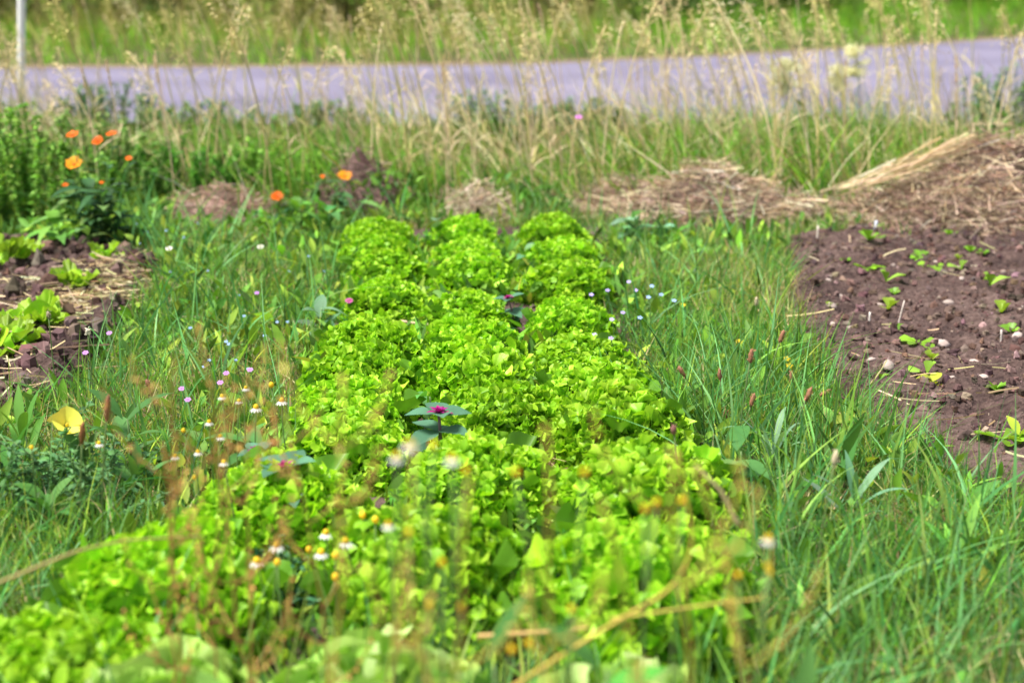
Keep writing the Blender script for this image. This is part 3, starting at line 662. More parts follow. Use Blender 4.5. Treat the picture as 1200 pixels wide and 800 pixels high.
# young lettuces on the left bed
YM = [lettuce_mesh('young_lettuce', Rr=.1, h=.085, n=7, leaf=.05, k0=3, amp=.006, nout=11, olen=.11, ocol=(.3, .5, .04), seed=s) for s in (1, 2, 3)]
for i, (px, py, s, lb) in enumerate([(14, 328, .8, 'young lettuce at the left edge, rearmost on the left bed'), (28, 312, .6, 'small young lettuce behind the edge one on the left bed'), (88, 350, .75, 'young lettuce beside the tan straw on the left bed'),
        (124, 322, .5, 'smallest young lettuce near the back of the straw on the left bed'), (44, 396, .95, 'largest young lettuce in the middle of the left bed'), (12, 425, .8, 'young lettuce at the left edge, nearest on the left bed')]):
    p = at(px, py); o = bpy.data.objects.new('young_lettuce', YM[i % 3]); C.objects.link(o)
    o.location = (p[0], p[1], float(zL(p[0], p[1]))); o.rotation_euler = (0, 0, i * 1.3); o.scale = (s,) * 3
    tag(o, lb, 'lettuce', 'young lettuces on the left soil bed')
# seedlings on the right bed
SM = [rosette_mesh('seedling', (5, 3, 7, 4, 6)[s], (.055, .06, .045, .05, .06)[s], 20 + s, ((.2, .42, .035), (.26, .46, .05), (.17, .36, .03), (.3, .44, .05), (.22, .42, .03))[s], (.6, .9, .5, 1.0, .35)[s], (.75, .6, .8, .9, .65)[s]) for s in range(5)]
seeds = [(1017, 300, 1.5), (990, 322, .7), (1015, 331, 1.0), (1037, 347, 1.1), (1041, 375, 1.1), (1047, 360, .6), (1076, 320, 1.1), (1090, 330, .8), (1125, 330, .9), (1122, 318, .6), (1136, 305, .9), (1150, 315, .9), (1150, 342, .9), (1158, 357, 1.2), (1172, 382, 1.1), (1183, 407, .8), (1049, 404, .9), (1075, 420, .9), (1085, 455, 1.0), (1090, 440, .8), (1110, 292, .7), (1165, 480, .9), (1172, 545, 1.2), (1030, 460, .5), (970, 380, .5)]
for i, (px, py, s) in enumerate(seeds):
    s *= 1.1
    p = at(px, py); o = bpy.data.objects.new('seedling', SM[i * 7 % 5]); C.objects.link(o)
    o.location = (p[0], p[1], float(zR(p[0], p[1])) - .002); o.rotation_euler = (0, 0, i * 1.9); o.scale = (s,) * 3
    tag(o, 'small bright green seedling on the bare right soil bed' if i else 'largest pale green seedling at the back of the right soil bed', 'seedling', 'seedlings on the right soil bed')
# stones
def stone_mesh(seed):
    global rng
    keep = rng; rng = np.random.default_rng(seed); mb = MB(); blob(mb, (0, 0, 0), (1, rng.uniform(.55, .85), rng.uniform(.35, .6)), (.36, .29, .26), 9, 6, .14); rng = keep
    return mb.mesh('stone', M_STONE)
STM = [stone_mesh(s) for s in range(5)]
stones = [(973, 380, .02), (983, 362, .018), (975, 397, .015), (1040, 453, .03), (1110, 372, .022), (1100, 420, .028), (1175, 330, .014), (1066, 310, .012), (1125, 347, .016), (1000, 358, .014), (1060, 403, .012), (1110, 392, .012), (1115, 462, .012), (1140, 440, .014), (1160, 452, .012), (1020, 440, .014), (1190, 415, .02), (1045, 328, .014), (1095, 322, .013), (995, 405, .012), (1150, 460, .016), (1003, 434, .01), (1195, 372, .012), (1078, 365, .012), (1030, 370, .013), (970, 345, .012)]
for i, (px, py, s) in enumerate(stones):
    p = at(px, py); o = bpy.data.objects.new('stone', STM[i % 5]); C.objects.link(o)
    o.location = (p[0], p[1], float(zR(p[0], p[1])) + s * .25); o.rotation_euler = (rng.normal(0, .2), rng.normal(0, .2), rng.uniform(0, 6)); o.scale = (s,) * 3
    tag(o, {0: 'pale whitish stone beside the dark hollow on the right soil bed', 3: 'largest pinkish stone at the front of the right soil bed', 5: 'flat grey pink stone at the middle of the right soil bed'}.get(i, 'small pale stone lying on the bare right soil bed'), 'stone', 'stones on the right soil bed')
# thin white sticks in the right bed
def stick(px, py, h, lean, r, col, label):
    p = at(px, py); mb = MB(); tube(mb, curve((0, 0, -.02), (lean, 0, h), (0, 0, 0), 5), r, col, 6)
    tag(mb.build('marker_stick', M_STEM, loc=(p[0], p[1], float(zR(p[0], p[1])))), label, 'stick', 'thin sticks in the right soil bed')
stick(957, 292, .055, 0, .004, (.6, .52, .45), 'short pale stick at the back left corner of the right bed')
stick(1024, 288, .04, .003, .006, (.62, .66, .8), 'bluish white stub behind the largest seedling')
stick(1050, 397, .075, .016, .002, (.7, .62, .55), 'thin whitish stick leaning beside a seedling in the right bed')
stick(1017, 399, .025, .0, .003, (.65, .6, .55), 'tiny white stub left of the leaning stick')
stick(1172, 417, .04, -.004, .003, (.6, .55, .5), 'short dry stick near the right edge of the right bed')

# ------------------------------------------------------------------ flowers and weeds
def flower_head(root, p, r, petals, col, disc, nrm=(0, -.35, 1), cup=.3, wid=.34, name='flower', dsc=.3):
    """petals (part) with the disc as its sub-part"""
    nrm = unit(nrm); x = unit(np.cross(nrm, [.2, .9, .15])); y = np.cross(nrm, x)
    a = np.linspace(0, 6.283, petals, endpoint=False) + rng.uniform(0, 1)
    rad = np.cos(a)[:, None] * x + np.sin(a)[:, None] * y
    D = unit(rad + nrm * cup); S = np.cross(D, nrm)
    m = MB(); strips(m, np.asarray(p) + rad * r * .15, D, S, r * rng.uniform(.72, 1.05, petals), r * wid, .18, vary(col, petals, .2, .06), 4, 'petal', 0, .1, np.tile(-nrm, (petals, 1)))
    f = m.build(name, M_PETAL, root)
    m = MB(); blob(m, np.asarray(p) + nrm * r * .08, (r * dsc, r * dsc, r * dsc * .6), disc, 10, 6, .05, axis=nrm); m.build('disc', M_PETAL, f)
    return f
def calendula(px, py, flowers, h, nleaf, label, Y=None):
    b = at(px, py); root = empty('calendula_plant', (b[0], b[1], 0), label, 'flower', 'orange calendula plants')
    sb = MB(); lb = MB(); tips = []
    for fx, fy, rr, col in flowers:
        t = deep(fx, fy, b[1] + rng.normal(0, .05)) - np.array([b[0], b[1], 0]); tips.append((t, rr, col))
        p = curve((rng.normal(0, .02), rng.normal(0, .02), 0), t - [0, 0, .006], (t[0] * .15, 0, .02), 9, .003); tube(sb, p, np.linspace(.0045, .0022, 9), (.1, .2, .05), 6)
        n = 8; s = rng.uniform(.15, .9, n); P = np.stack([np.interp(s, np.linspace(0, 1, 9), p[:, j]) for j in range(3)], 1)
        D = unit(rand_az(n) + [0, 0, .5]); strips(lb, P, D, np.cross(D, [0, 0, 1.]), rng.uniform(.05, .1, n), rng.uniform(.014, .026, n), .3, vary((.06, .16, .06), n, .15, .08), 5, 'leaf', 0, .12)
    if nleaf:
        D = unit(rand_az(nleaf) + np.stack([0 * np.zeros(nleaf), np.zeros(nleaf), rng.uniform(.1, 1.1, nleaf)], 1)); z = rng.uniform(0, h * .6, nleaf)
        P = np.stack([rng.normal(0, .05, nleaf), rng.normal(0, .05, nleaf), z], 1)
        strips(lb, P, D, np.cross(D, [0, 0, 1.]) + rng.normal(0, .15, (nleaf, 3)), rng.uniform(.1, .22, nleaf), rng.uniform(.03, .055, nleaf), .45, mixcol([(.05, .14, .05), (.07, .18, .06), (.14, .26, .07)], [3, 2, 1], nleaf), 6, 'leaf', 0, .14)
    sb.build('stem', M_STEM, root); lb.build('leaves', M_LEAF, root)
    for t, rr, col in tips: flower_head(root, t, rr, 17, col, (.42, .1, .01) if col[1] < .2 else (.5, .2, .02), (rng.normal(0, .12), rng.normal(-.6, .12), 1), rng.uniform(.35, .6), .27, dsc=.24)
OR, OY = (.85, .14, .004), (.85, .3, .01)
calendula(116, 290, [(85, 159, .027, OR), (115, 166, .026, OR), (131, 158, .025, OR), (87, 193, .037, OY), (151, 186, .014, OR), (77, 217, .014, OR), (119, 214, .009, OR)], .4, 70, 'tall leafy calendula with several orange flowers behind the left bed')
calendula(408, 262, [(404, 207, .034, OY)], .2, 10, 'single orange yellow calendula flower over the purplish heap')
calendula(328, 264, [(325, 231, .028, OR), (378, 207, .011, OR)], .12, 8, 'small orange calendula flower beside the pinkish heap')

# magenta-hearted plants between the lettuces
def magenta_plant(px, py, h, s, label, base=None):
    t = at(px, py, h); root = empty('magenta_plant', (t[0], t[1], 0), label, 'weed', 'magenta-hearted plants among the lettuces'); root.rotation_euler = (rng.normal(.05, .1), rng.normal(0, .12), 0)
    m = MB(); tube(m, curve((0, 0, -.01), (0, 0, h - .01), (.006, .004, 0), 6), np.linspace(.005, .0035, 6) * s, (.2, .12, .14), 6); m.build('stem', M_STEM, root)
    a0 = rng.uniform(0, 6)
    for lv, (zz, ln, el, n) in enumerate([(h - .012, .075, .3, 4), (h - .05, .09, .05, 4), (h - .1, .09, .1, 2)]):
        if zz < .02: continue
        for k in range(n):
            a = a0 + k * 6.283 / n + lv * .7; ev = el + rng.normal(.05, .18); D = np.array([[math.cos(a) * math.cos(ev), math.sin(a) * math.cos(ev), math.sin(ev)]])
            m = MB(); strips(m, [[0, 0, zz]], D, np.array([[-math.sin(a), math.cos(a), rng.normal(0, .1)]]), ln * s * rng.uniform(.85, 1.1), .05 * s, .2, np.array([[.09, .21, .13]]) * rng.uniform(.85, 1.2), 8, 'leaf', 0, .13)
            m.build('leaf', M_LEAF, root)
    n = 14; ph = np.arange(n) * 2.4; e = np.linspace(1.3, .35, n)
    D = np.stack([np.cos(ph) * np.cos(e), np.sin(ph) * np.cos(e), np.sin(e)], 1)
    m = MB(); strips(m, np.tile([0, 0, h - .008], (n, 1)), D, np.stack([-np.sin(ph), np.cos(ph), 0 * ph], 1), np.linspace(.016, .034, n) * s, .013 * s, .25, vary((.34, .01, .18), n, .25, .1), 5, 'leaf', 0, .15)
    m.build('heart', M_PETAL, root)
magenta_plant(509, 480, .18, 1.05, 'magenta-hearted plant with blue green leaves in the middle of the bed')
magenta_plant(350, 546, .2, 1.05, 'magenta-hearted plant at the left edge of the bed above the chamomile')
magenta_plant(604, 346, .15, .75, 'small dark magenta-tipped weed between middle and right rows')
magenta_plant(625, 660, .13, .7, 'blurred pink magenta-tipped weed in the gap near the camera')
magenta_plant(300, 520, .16, .6, 'smallest magenta-tipped weed left of the left row')

# yellow bloom at lower left
b = deep(77, 500, 2.75); root = empty('yellow_bloom', (b[0], b[1], 0), 'large pale yellow four petalled bloom at the lower left', 'flower')
m = MB(); tube(m, curve((0.02, .02, 0), (0, 0, b[2] - .01), (.01, 0, 0), 8), .0035, (.12, .2, .05), 6); m.build('stem', M_STEM, root)
m = MB(); n = 6; D = unit(rand_az(n) + [0, 0, .4]); strips(m, np.stack([np.zeros(n), np.zeros(n), np.linspace(.05, b[2] * .5, n)], 1), D, np.cross(D, [0, 0, 1.]), .12, .03, .35, vary((.06, .17, .05), n), 6, 'leaf', 0, .12); m.build('leaves', M_LEAF, root)
nb = unit(np.array([.45, -.6, .66])); xb = unit(np.cross(nb, [0, 0, 1.])); yb = np.cross(nb, xb)
for k in range(4):
    a = k * 1.571 + .5; rad = math.cos(a) * xb + math.sin(a) * yb; m = MB()
    strips(m, [[0, 0, b[2]]], [rad + nb * rng.uniform(.8, 1.3)], [np.cross(rad, nb) + rng.normal(0, .2, 3)], rng.uniform(.036, .045), rng.uniform(.044, .054), rng.uniform(.0, .25), vary((.9, .83, .13), 1, .05, .03), 8, 'spoon', 0, .16, np.array([rad])); m.build('petal', M_PETAL, root)
m = MB(); blob(m, np.array([0, 0, b[2]]) + nb * .010, (.0035, .0035, .008), (.75, .6, .08), 8, 6, axis=nb); m.build('stamens', M_PETAL, root)

# chamomile: one plant per stem, white rays (partly dropped) and a yellow cone
def chamomile(px, py, Y, r=.011, white=True, label='', col=(.85, .6, .03)):
    t = deep(px, py, Y); z = max(t[2], .03); root = empty('chamomile', (t[0], t[1], 0), label, 'flower', 'chamomile flowers round the near end of the bed')
    m = MB(); tube(m, curve((rng.normal(0, .02), rng.normal(0, .02), 0), (0, 0, z - .004), (rng.normal(0, .012), 0, 0), 7), .0014, (.13, .22, .06), 5); m.build('stem', M_STEM, root)
    if white:
        n = 11; a = np.linspace(0, 6.283, n, endpoint=False); rad = np.stack([np.cos(a), np.sin(a), 0 * a], 1); D = unit(rad + [0, 0, -.45])
        m = MB(); strips(m, np.array([0, 0, z]) + rad * r * .5, D, np.stack([-np.sin(a), np.cos(a), 0 * a], 1), r * .95, r * .42, .25, vary((.78, .78, .76), n, .03, .01), 3, 'petal'); m.build('petals', M_PETAL, root)
    m = MB(); blob(m, (0, 0, z + r * .25), (r * .62, r * .62, r * .72), col, 9, 7, .03); m.build('cone', M_PETAL, root)
LC = {True: 'small white and yellow chamomile flower near the left front of the bed', False: 'small yellow button of a petal-less chamomile by the bed'}
for px, py, Y, wh in [(301, 658, 2.05, 1), (324, 640, 2.1, 1), (325, 660, 2.05, 0), (382, 625, 2.2, 1), (393, 652, 2.05, 0), (376, 648, 2.1, 1), (362, 645, 2.15, 0), (405, 635, 2.1, 1), (393, 677, 2.0, 0), (425, 605, 2.2, 0),
        (440, 610, 2.15, 0), (455, 615, 2.1, 1), (503, 710, 1.75, 0), (540, 712, 1.75, 0), (518, 660, 1.8, 0), (465, 536, 1.75, 1), (480, 522, 1.6, 1), (508, 523, 1.8, 0), (546, 553, 1.75, 0), (605, 555, 1.7, 0), (530, 538, 1.75, 1),
        (480, 625, 1.8, 0), (685, 555, 1.7, 0), (756, 598, 1.75, 0), (770, 590, 1.8, 0), (800, 588, 1.8, 0), (900, 632, 1.8, 1), (900, 665, 1.8, 0), (902, 672, 1.9, 0), (865, 675, 1.8, 0), (620, 755, 1.75, 0), (600, 762, 1.7, 0), (670, 715, 1.75, 0),
        (245, 495, 2.5, 1), (258, 512, 2.4, 1), (205, 535, 2.4, 1), (232, 530, 2.4, 1), (116, 520, 2.5, 1), (37, 525, 2.4, 0), (260, 465, 2.6, 1), (280, 470, 2.7, 1), (262, 542, 2.3, 1), (300, 478, 2.7, 1), (330, 470, 2.8, 1), (215, 505, 2.5, 0), (288, 455, 2.75, 1), (318, 452, 2.8, 0), (228, 560, 2.3, 0)]:
    left = px < 300 and py < 600
    if px > 450: Y *= .76
    lb = ('tiny chamomile flower with white rays in the weeds left of the bed' if wh else 'tiny yellow button flower in the weeds left of the bed') if left else (LC[bool(wh)] if px < 470 else ('blurred chamomile flower with pale rays close to the camera' if wh else 'blurred yellow flower button close to the camera over the lettuces'))
    chamomile(px, py, Y, .0065 if left else (.0095 if px < 450 else .0062), bool(wh), lb)

# blurred rusty dry weeds near the camera
def dry_weed(px, py, Y, h_px_base, lean, label, n=9, col=(.42, .2, .04), fruit=(.5, .26, .06), sc=1.0, bush=1.0):
    t = deep(px, py, Y); root = empty('dry_weed', (t[0] - lean, t[1], 0), label, 'weed', 'rusty dry weed stalks in front of the lettuces')
    p = curve((0, 0, -.01), (lean, 0, t[2]), (-lean * .25, .01, 0), 12, .004); m = MB(); tube(m, p, np.linspace(.0026, .001, 12) * sc, col, 6)
    m.build('stem', M_STEM, root)
    for b in range(n + 1):
        m = MB()
        if b < n:
            i = rng.integers(4, 11); a = rng.uniform(0, 6.28); d = np.array([math.cos(a) * .7, math.sin(a) * .7, 1.0]) * rng.uniform(.05, .12) * bush
            q = curve(p[i], p[i] + d, (d[0] * .2, d[1] * .2, -.01), 8); tube(m, q, np.linspace(.0015, .0007, 8) * sc, col, 5); P = q[2:]
        else: P = p[-3:]; tube(m, p[-4:] + [0, .0012, 0], .001, col, 5)
        P = np.repeat(P, 3, 0); nn = len(P); D = unit(rng.normal(0, 1, (nn, 3)))
        strips(m, P, D, rng.normal(0, 1, (nn, 3)), rng.uniform(.005, .010, nn), rng.uniform(.003, .006, nn), .2, vary(fruit, nn, .25, .1), 2, 'leaf', 1, .2)
        m.build('branch' if b < n else 'flower_spike', [M_STEM, M_DRY], root)
for px, py, Y, ln, lb in [(205, 420, 1.9, .04, 'leftmost rusty stalk in front of the grass left of the bed'), (232, 385, 1.85, -.03, 'tallest rusty stalk left of the lettuce bed'), (265, 440, 2.0, .05, 'rusty stalk between the tallest one and the left lettuce row'), (330, 465, 1.9, -.05, 'rusty stalk against the left row of lettuces'), (290, 500, 1.95, .02, 'short rusty stalk above the wide left lettuce'), (190, 520, 2.0, .0, 'short rusty stalk beside the yellow bloom'),
        (402, 440, 1.7, .03, 'yellowish blurred stalk over the left row'), (485, 520, 1.55, .05, 'blurred brown stalk with a chamomile over the middle lettuces'), (550, 560, 1.5, .03, 'blurred brown stalk in front of the large middle dome'), (640, 500, 1.5, -.02, 'tall blurred olive stalk right of the large middle dome'), (705, 590, 1.5, -.08, 'blurred brown stalk leaning left between middle and right rows'), (790, 530, 1.5, -.04, 'upright yellow brown stalk over the right row'), (815, 545, 1.5, -.12, 'yellow brown stalk leaning beside the upright one on the right row')]:
    dry_weed(px, py, Y * (.74 if px > 350 else .84), 0, ln, lb, 8 if px < 350 else 4, (.5, .36, .08) if px > 350 else (.4, .22, .07), (.62, .45, .12) if px > 350 else (.5, .29, .09), .85)
def dry_stem(pts, Y, r, col, label):
    P = np.array([deep(a, b, y) for (a, b), y in zip(pts, Y)]); 
    s = np.linspace(0, len(P) - 1, 24); Q = np.stack([np.interp(s, np.arange(len(P)), P[:, j]) for j in range(3)], 1)
    for _ in range(3): Q[1:-1] = (Q[:-2] + Q[1:-1] * 2 + Q[2:]) / 4
    o0 = Q[0].copy(); m = MB(); tube(m, Q - o0, np.linspace(r, r * .5, 24) * .62, col, 7)
    tag(m.build('fallen_stalk', M_STEM, loc=o0), label, 'dry stalk', 'fallen dry yellow stems near the camera')
dry_stem([(560, 830), (720, 728), (790, 690), (815, 640), (800, 560), (795, 530)], [1.5, 1.5, 1.5, 1.5, 1.5, 1.5], .0042, (.55, .4, .08), 'long curved yellow stem in front of the right lettuce row')
dry_stem([(560, 745), (640, 740), (690, 735)], [1.72, 1.7, 1.68], .006, (.5, .33, .12), 'short tan stem lying across the gap at the bottom')
dry_stem([(715, 725), (850, 705), (900, 700), (905, 630)], [1.6, 1.6, 1.6, 1.6], .0032, (.5, .38, .08), 'thin yellow stem running right from the curved one')
dry_stem([(865, 615), (845, 575), (815, 545)], [1.75, 1.75, 1.75], .006, (.5, .4, .2), 'bent tan straw at the right of the near lettuces')
dry_stem([(-20, 690), (90, 645), (150, 632), (240, 628)], [1.7, 1.75, 1.8, 1.85], .0045, (.34, .27, .1), 'brown stem leaning over the weeds at the lower left')
for i, (pts, z, lb) in enumerate([([(375, 381), (410, 380), (455, 378)], .03, 'pale straw lying left of the gap in the left row'), ([(470, 376), (490, 379), (512, 381)], .06, 'pale straw lying across the gap in the left row')]):
    Q = np.array([at(a, b, z) for a, b in pts]); m = MB(); tube(m, np.stack([np.interp(np.linspace(0, 2, 8), [0, 1, 2], Q[:, j]) for j in range(3)], 1) - Q[0], .004, (.6, .47, .3), 6); tag(m.build('straw_stalk', M_DRY, loc=Q[0]), lb, 'straw')

# plantain seed heads
def plantain(px, py, lean, label, tone=(.26, .12, .07), hl=.022, Y=None):
    Y = Y or rng.uniform(2.7, 3.4); t = deep(px, py, Y); z = t[2]
    root = empty('plantain', (t[0] - lean, t[1], 0), label, 'weed', 'ribwort plantain seed heads')
    m = MB(); p = curve((0, 0, -.005), (lean, 0, z), (-lean * .2, 0, 0), 8); tube(m, p, .0016, (.12, .18, .06), 5); m.build('stalk', M_STEM, root)
    ax = unit(p[-1] - p[-2]); m = MB(); blob(m, p[-1] + ax * hl * .6, (.0055, .0055, hl * .75), tone, 9, 9, .1, axis=ax); h = m.build('seed_head', M_STEM, root)
    n = 26; m = MB(); P = p[-1] + ax * (rng.uniform(.0, 1.3, (n, 1)) * hl); D = unit(rng.normal(0, 1, (n, 3))); strips(m, P + D * .003, D, rng.normal(0, 1, (n, 3)), .006, .0012, 0, np.array(tone) * 1.8, 1, 'x'); m.build('stamens', M_DRY, h)
for px, py, ln in [(879, 424, .02), (914, 400, .04), (927, 448, .0), (880, 478, -.03), (844, 445, -.01), (836, 480, -.02), (850, 492, .0), (889, 480, .01), (942, 472, .05), (962, 463, .06), (945, 468, .04), (802, 440, -.05), (880, 475, .02)]:
    plantain(px, py, ln, 'brown plantain seed head on a thin stalk in the grass right of the bed')
plantain(977, 545, .02, 'pale blurred plantain head in the lower right grass', (.5, .42, .28), .02, 2.2)
plantain(790, 508, -.02, 'dark plantain head at the edge of the right lettuce row', (.2, .09, .08), .014, 2.5)
plantain(125, 490, .03, 'long brown plantain head right of the yellow bloom', (.22, .09, .05), .035, 2.4)
plantain(96, 518, .02, 'brown plantain head beneath the yellow bloom', (.24, .1, .04), .03, 2.4)
plantain(174, 452, -.02, 'small brown plantain head in the grass left of the bed', (.2, .09, .06), .012, 3.1)
plantain(103, 392, .0, 'pale whitish plantain head over the left soil bed', (.5, .46, .36), .012, 3.3)
plantain(57, 372, .0, 'dark plantain head before the largest young lettuce', (.25, .22, .14), .012, 3.4)
plantain(886, 358, .0, 'pale plantain flower head over the right path grass', (.45, .38, .25), .02, 4.0)

# small wildflowers in the path grass
def wild(px, py, z, r, col, label, group, n=5, name='wildflower'):
    t = at(px, py, z); m = MB(); a = np.linspace(0, 6.283, n, endpoint=False); nrm = unit(np.array([0, -.5, 1])); xx = np.array([1., 0, 0]); yy = np.cross(nrm, xx)
    root = empty(name, (t[0], t[1], 0), label, 'flower', group)
    rad = np.cos(a)[:, None] * xx + np.sin(a)[:, None] * yy
    s_ = MB(); tube(s_, curve((0, 0, 0), (0, 0, z), (.008, 0, 0), 5), .0011, (.1, .19, .06), 4); s_.build('stem', M_STEM, root)
    strips(m, np.array([0, 0, z]) + rad * r * .1, rad, np.cross(rad, nrm), r, r * .8, 0, vary(col, n, .05, .03), 3, 'petal'); f = m.build('petals', M_PETAL, root)
    return root
BLUE, PINK = (.35, .5, .85), (.6, .3, .75)
for px, py in [(165, 285), (172, 272), (195, 270), (232, 262), (215, 278), (160, 262), (243, 317), (257, 335), (280, 346), (325, 377), (337, 377), (286, 370), (268, 403), (223, 384), (310, 393), (245, 422), (276, 422), (291, 432), (265, 400), (338, 318), (362, 300), (380, 318), (165, 325), (200, 318), (237, 430)]:
    wild(px, py, rng.uniform(.05, .1), .0052, BLUE, 'tiny pale blue flower in the path grass left of the bed', 'tiny blue flowers left of the bed')
for px, py in [(693, 345), (717, 374), (730, 366), (745, 340), (737, 330), (764, 335), (750, 372), (697, 392), (716, 396), (775, 345), (790, 352), (712, 340), (760, 348)]:
    wild(px, py, rng.uniform(.1, .16), .007, BLUE if rng.uniform() < .5 else (.5, .42, .85), 'tiny blue flower beside the right lettuce row', 'tiny blue flowers right of the bed')
for px, py in [(301, 343), (265, 437), (258, 448), (213, 455), (220, 468), (293, 433), (128, 390), (100, 413)]:
    wild(px, py, .12, .0075, PINK, 'small pink violet flower in the weeds left of the bed', 'pink flowers left of the bed', 6)
wild(409, 352, .1, .011, (.55, .12, .35), 'single pink clover flower at the left edge of the left row', None, 9)
wild(678, 137, .5, .014, (.6, .25, .6), 'single pink flower in the meadow strip', None, 9)
wild(305, 289, .14, .011, (.75, .76, .66), 'white tufted flower in the path grass left of the bed', None, 12)
wild(198, 291, .13, .011, (.75, .7, .68), 'pinkish white flower beside the left soil bed', None, 8)
for px, py in [(866, 400), (922, 420), (925, 428), (800, 357)]:
    wild(px, py, .08, .009, (.8, .62, .03), 'tiny yellow flower in the grass by the right soil bed', 'tiny yellow flowers right of the bed')

# leafy weeds
def leafy_weed(px, py, nl, L, W, h, cols, label, name='leafy_weed', el=(.2, 1.2), cat='weed', group='broad leaved weeds', z=0, Y=None, droop=.4):
    b = at(px, py) if Y is None else deep(px, py, Y); root = empty(name, (b[0], b[1], 0), label, cat, group)
    m = MB(); tube(m, curve((0, 0, -.01), (.01, 0, h), (.006, 0, 0), 6), np.linspace(.005, .002, 6), (.12, .2, .07), 6); m.build('stem', M_STEM, root)
    a = np.arange(nl) * 2.4 + rng.uniform(0, 6); e = rng.uniform(*el, nl); D = np.stack([np.cos(a) * np.cos(e), np.sin(a) * np.cos(e), np.sin(e)], 1)
    P = np.stack([np.zeros(nl), np.zeros(nl), np.linspace(.01, h, nl)], 1)
    m = MB(); strips(m, P, D, np.cross(D, [0, 0, 1.]) + rng.normal(0, .12, (nl, 3)), L * rng.uniform(.7, 1.15, nl), W * rng.uniform(.8, 1.15, nl), droop * rng.uniform(.5, 1.3, nl), mixcol(cols, [1] * len(cols), nl, .15), 8, 'leaf', 0, .13); m.build('leaves', M_LEAF, root)
GL = [(.14, .3, .16), (.18, .34, .2)]; GD = [(.07, .2, .05), (.1, .25, .06)]; GB = [(.17, .38, .06), (.12, .3, .05)]
leafy_weed(740, 285, 9, .11, .07, .1, GL, 'blue green cabbage-like weed beside the far end of the right row')
leafy_weed(775, 290, 7, .09, .06, .08, GL, 'smaller blue green weed right of the cabbage-like one')
leafy_weed(510, 300, 5, .07, .045, .14, GL, 'blue green weed between the left and middle rows')
leafy_weed(615, 325, 5, .08, .04, .1, GL, 'grey green weed in the gap between the middle and right rows')
leafy_weed(385, 285, 12, .13, .05, .14, GD, 'dark broad leaved weed left of the far end of the left row')
leafy_weed(350, 275, 12, .12, .05, .12, GB, 'bright broad leaved weed below the small calendula')
leafy_weed(70, 295, 10, .2, .05, .1, GB, 'weed with long bright strap leaves behind the left bed', droop=.6)
leafy_weed(375, 400, 7, .12, .035, .1, GL, 'grey green pointed weed at the left edge of the left row')
leafy_weed(500, 520, 6, .1, .03, .12, GD, 'narrow leaved dark weed under the middle magenta-hearted plant')
leafy_weed(650, 480, 5, .06, .05, .06, GL, 'small blue green weed in front of the straws in the right row')
leafy_weed(60, 640, 12, .12, .035, .09, GD, 'dark broad leaved weed at the lower left edge', el=(.3, 1.3))
leafy_weed(150, 565, 10, .15, .035, .15, GD, 'dark pointed weed right of the yellow bloom', el=(.2, 1.1))
leafy_weed(14, 600, 9, .13, .035, .1, GD, 'bright broad leaved weed at the left edge below the yellow bloom', el=(.5, 1.4))
leafy_weed(290, 570, 8, .12, .04, .12, GD, 'dark weed between the rusty stalks and the left lettuces')
leafy_weed(985, 590, 4, .16, .035, .1, GD, 'broad curled grass-like leaf standing in the lower right grass', el=(.9, 1.4), droop=.15)
leafy_weed(860, 590, 6, .14, .045, .12, GD, 'dark weed at the right edge of the near lettuces')
leafy_weed(700, 850, 6, .12, .04, .3, [(.08, .26, .05)], 'tall broad green leaf standing close to the camera at the bottom', Y=1.5, el=(.6, 1.2), droop=.3)
leafy_weed(570, 850, 6, .12, .03, .28, [(.08, .24, .05)], 'upright green leaf close to the camera left of the tall broad one', Y=1.55, el=(.9, 1.4), droop=.2)
leafy_weed(930, 870, 7, .17, .03, .2, GD, 'dark weed close to the camera at the bottom right', Y=1.5)
leafy_weed(260, 880, 9, .14, .035, .2, GB, 'bright weed close to the camera at the bottom left', Y=1.55)
leafy_weed(1190, 548, 6, .07, .03, .08, [(.3, .38, .05)], 'yellow green weed at the front edge of the right soil bed')
leafy_weed(1090, 465, 6, .05, .03, .05, [(.34, .38, .04)], 'yellowing weed beside the largest stone on the right bed')

for px, py, nl, L, W, h, cl, lb in [(30, 560, 9, .2, .022, .1, GB, 'bright upright strap leaved weed at the left edge level with the chamomile'), (100, 590, 8, .18, .02, .08, GD, 'dark upright strap leaved weed below the yellow bloom'), (165, 600, 8, .16, .02, .08, GD, 'dark strap leaved weed beside the leaning brown stem'),
        (1000, 620, 8, .2, .018, .06, GL, 'grey green strap leaved tuft in the lower right grass'), (905, 560, 9, .2, .016, .06, GL, 'grey green strap leaved tuft right of the near lettuces'), (1120, 690, 8, .18, .018, .06, GB, 'bright strap leaved tuft in the lower right corner grass')]:
    leafy_weed(px, py, nl, L, W, h, cl, lb, el=(.7, 1.45), droop=.45)
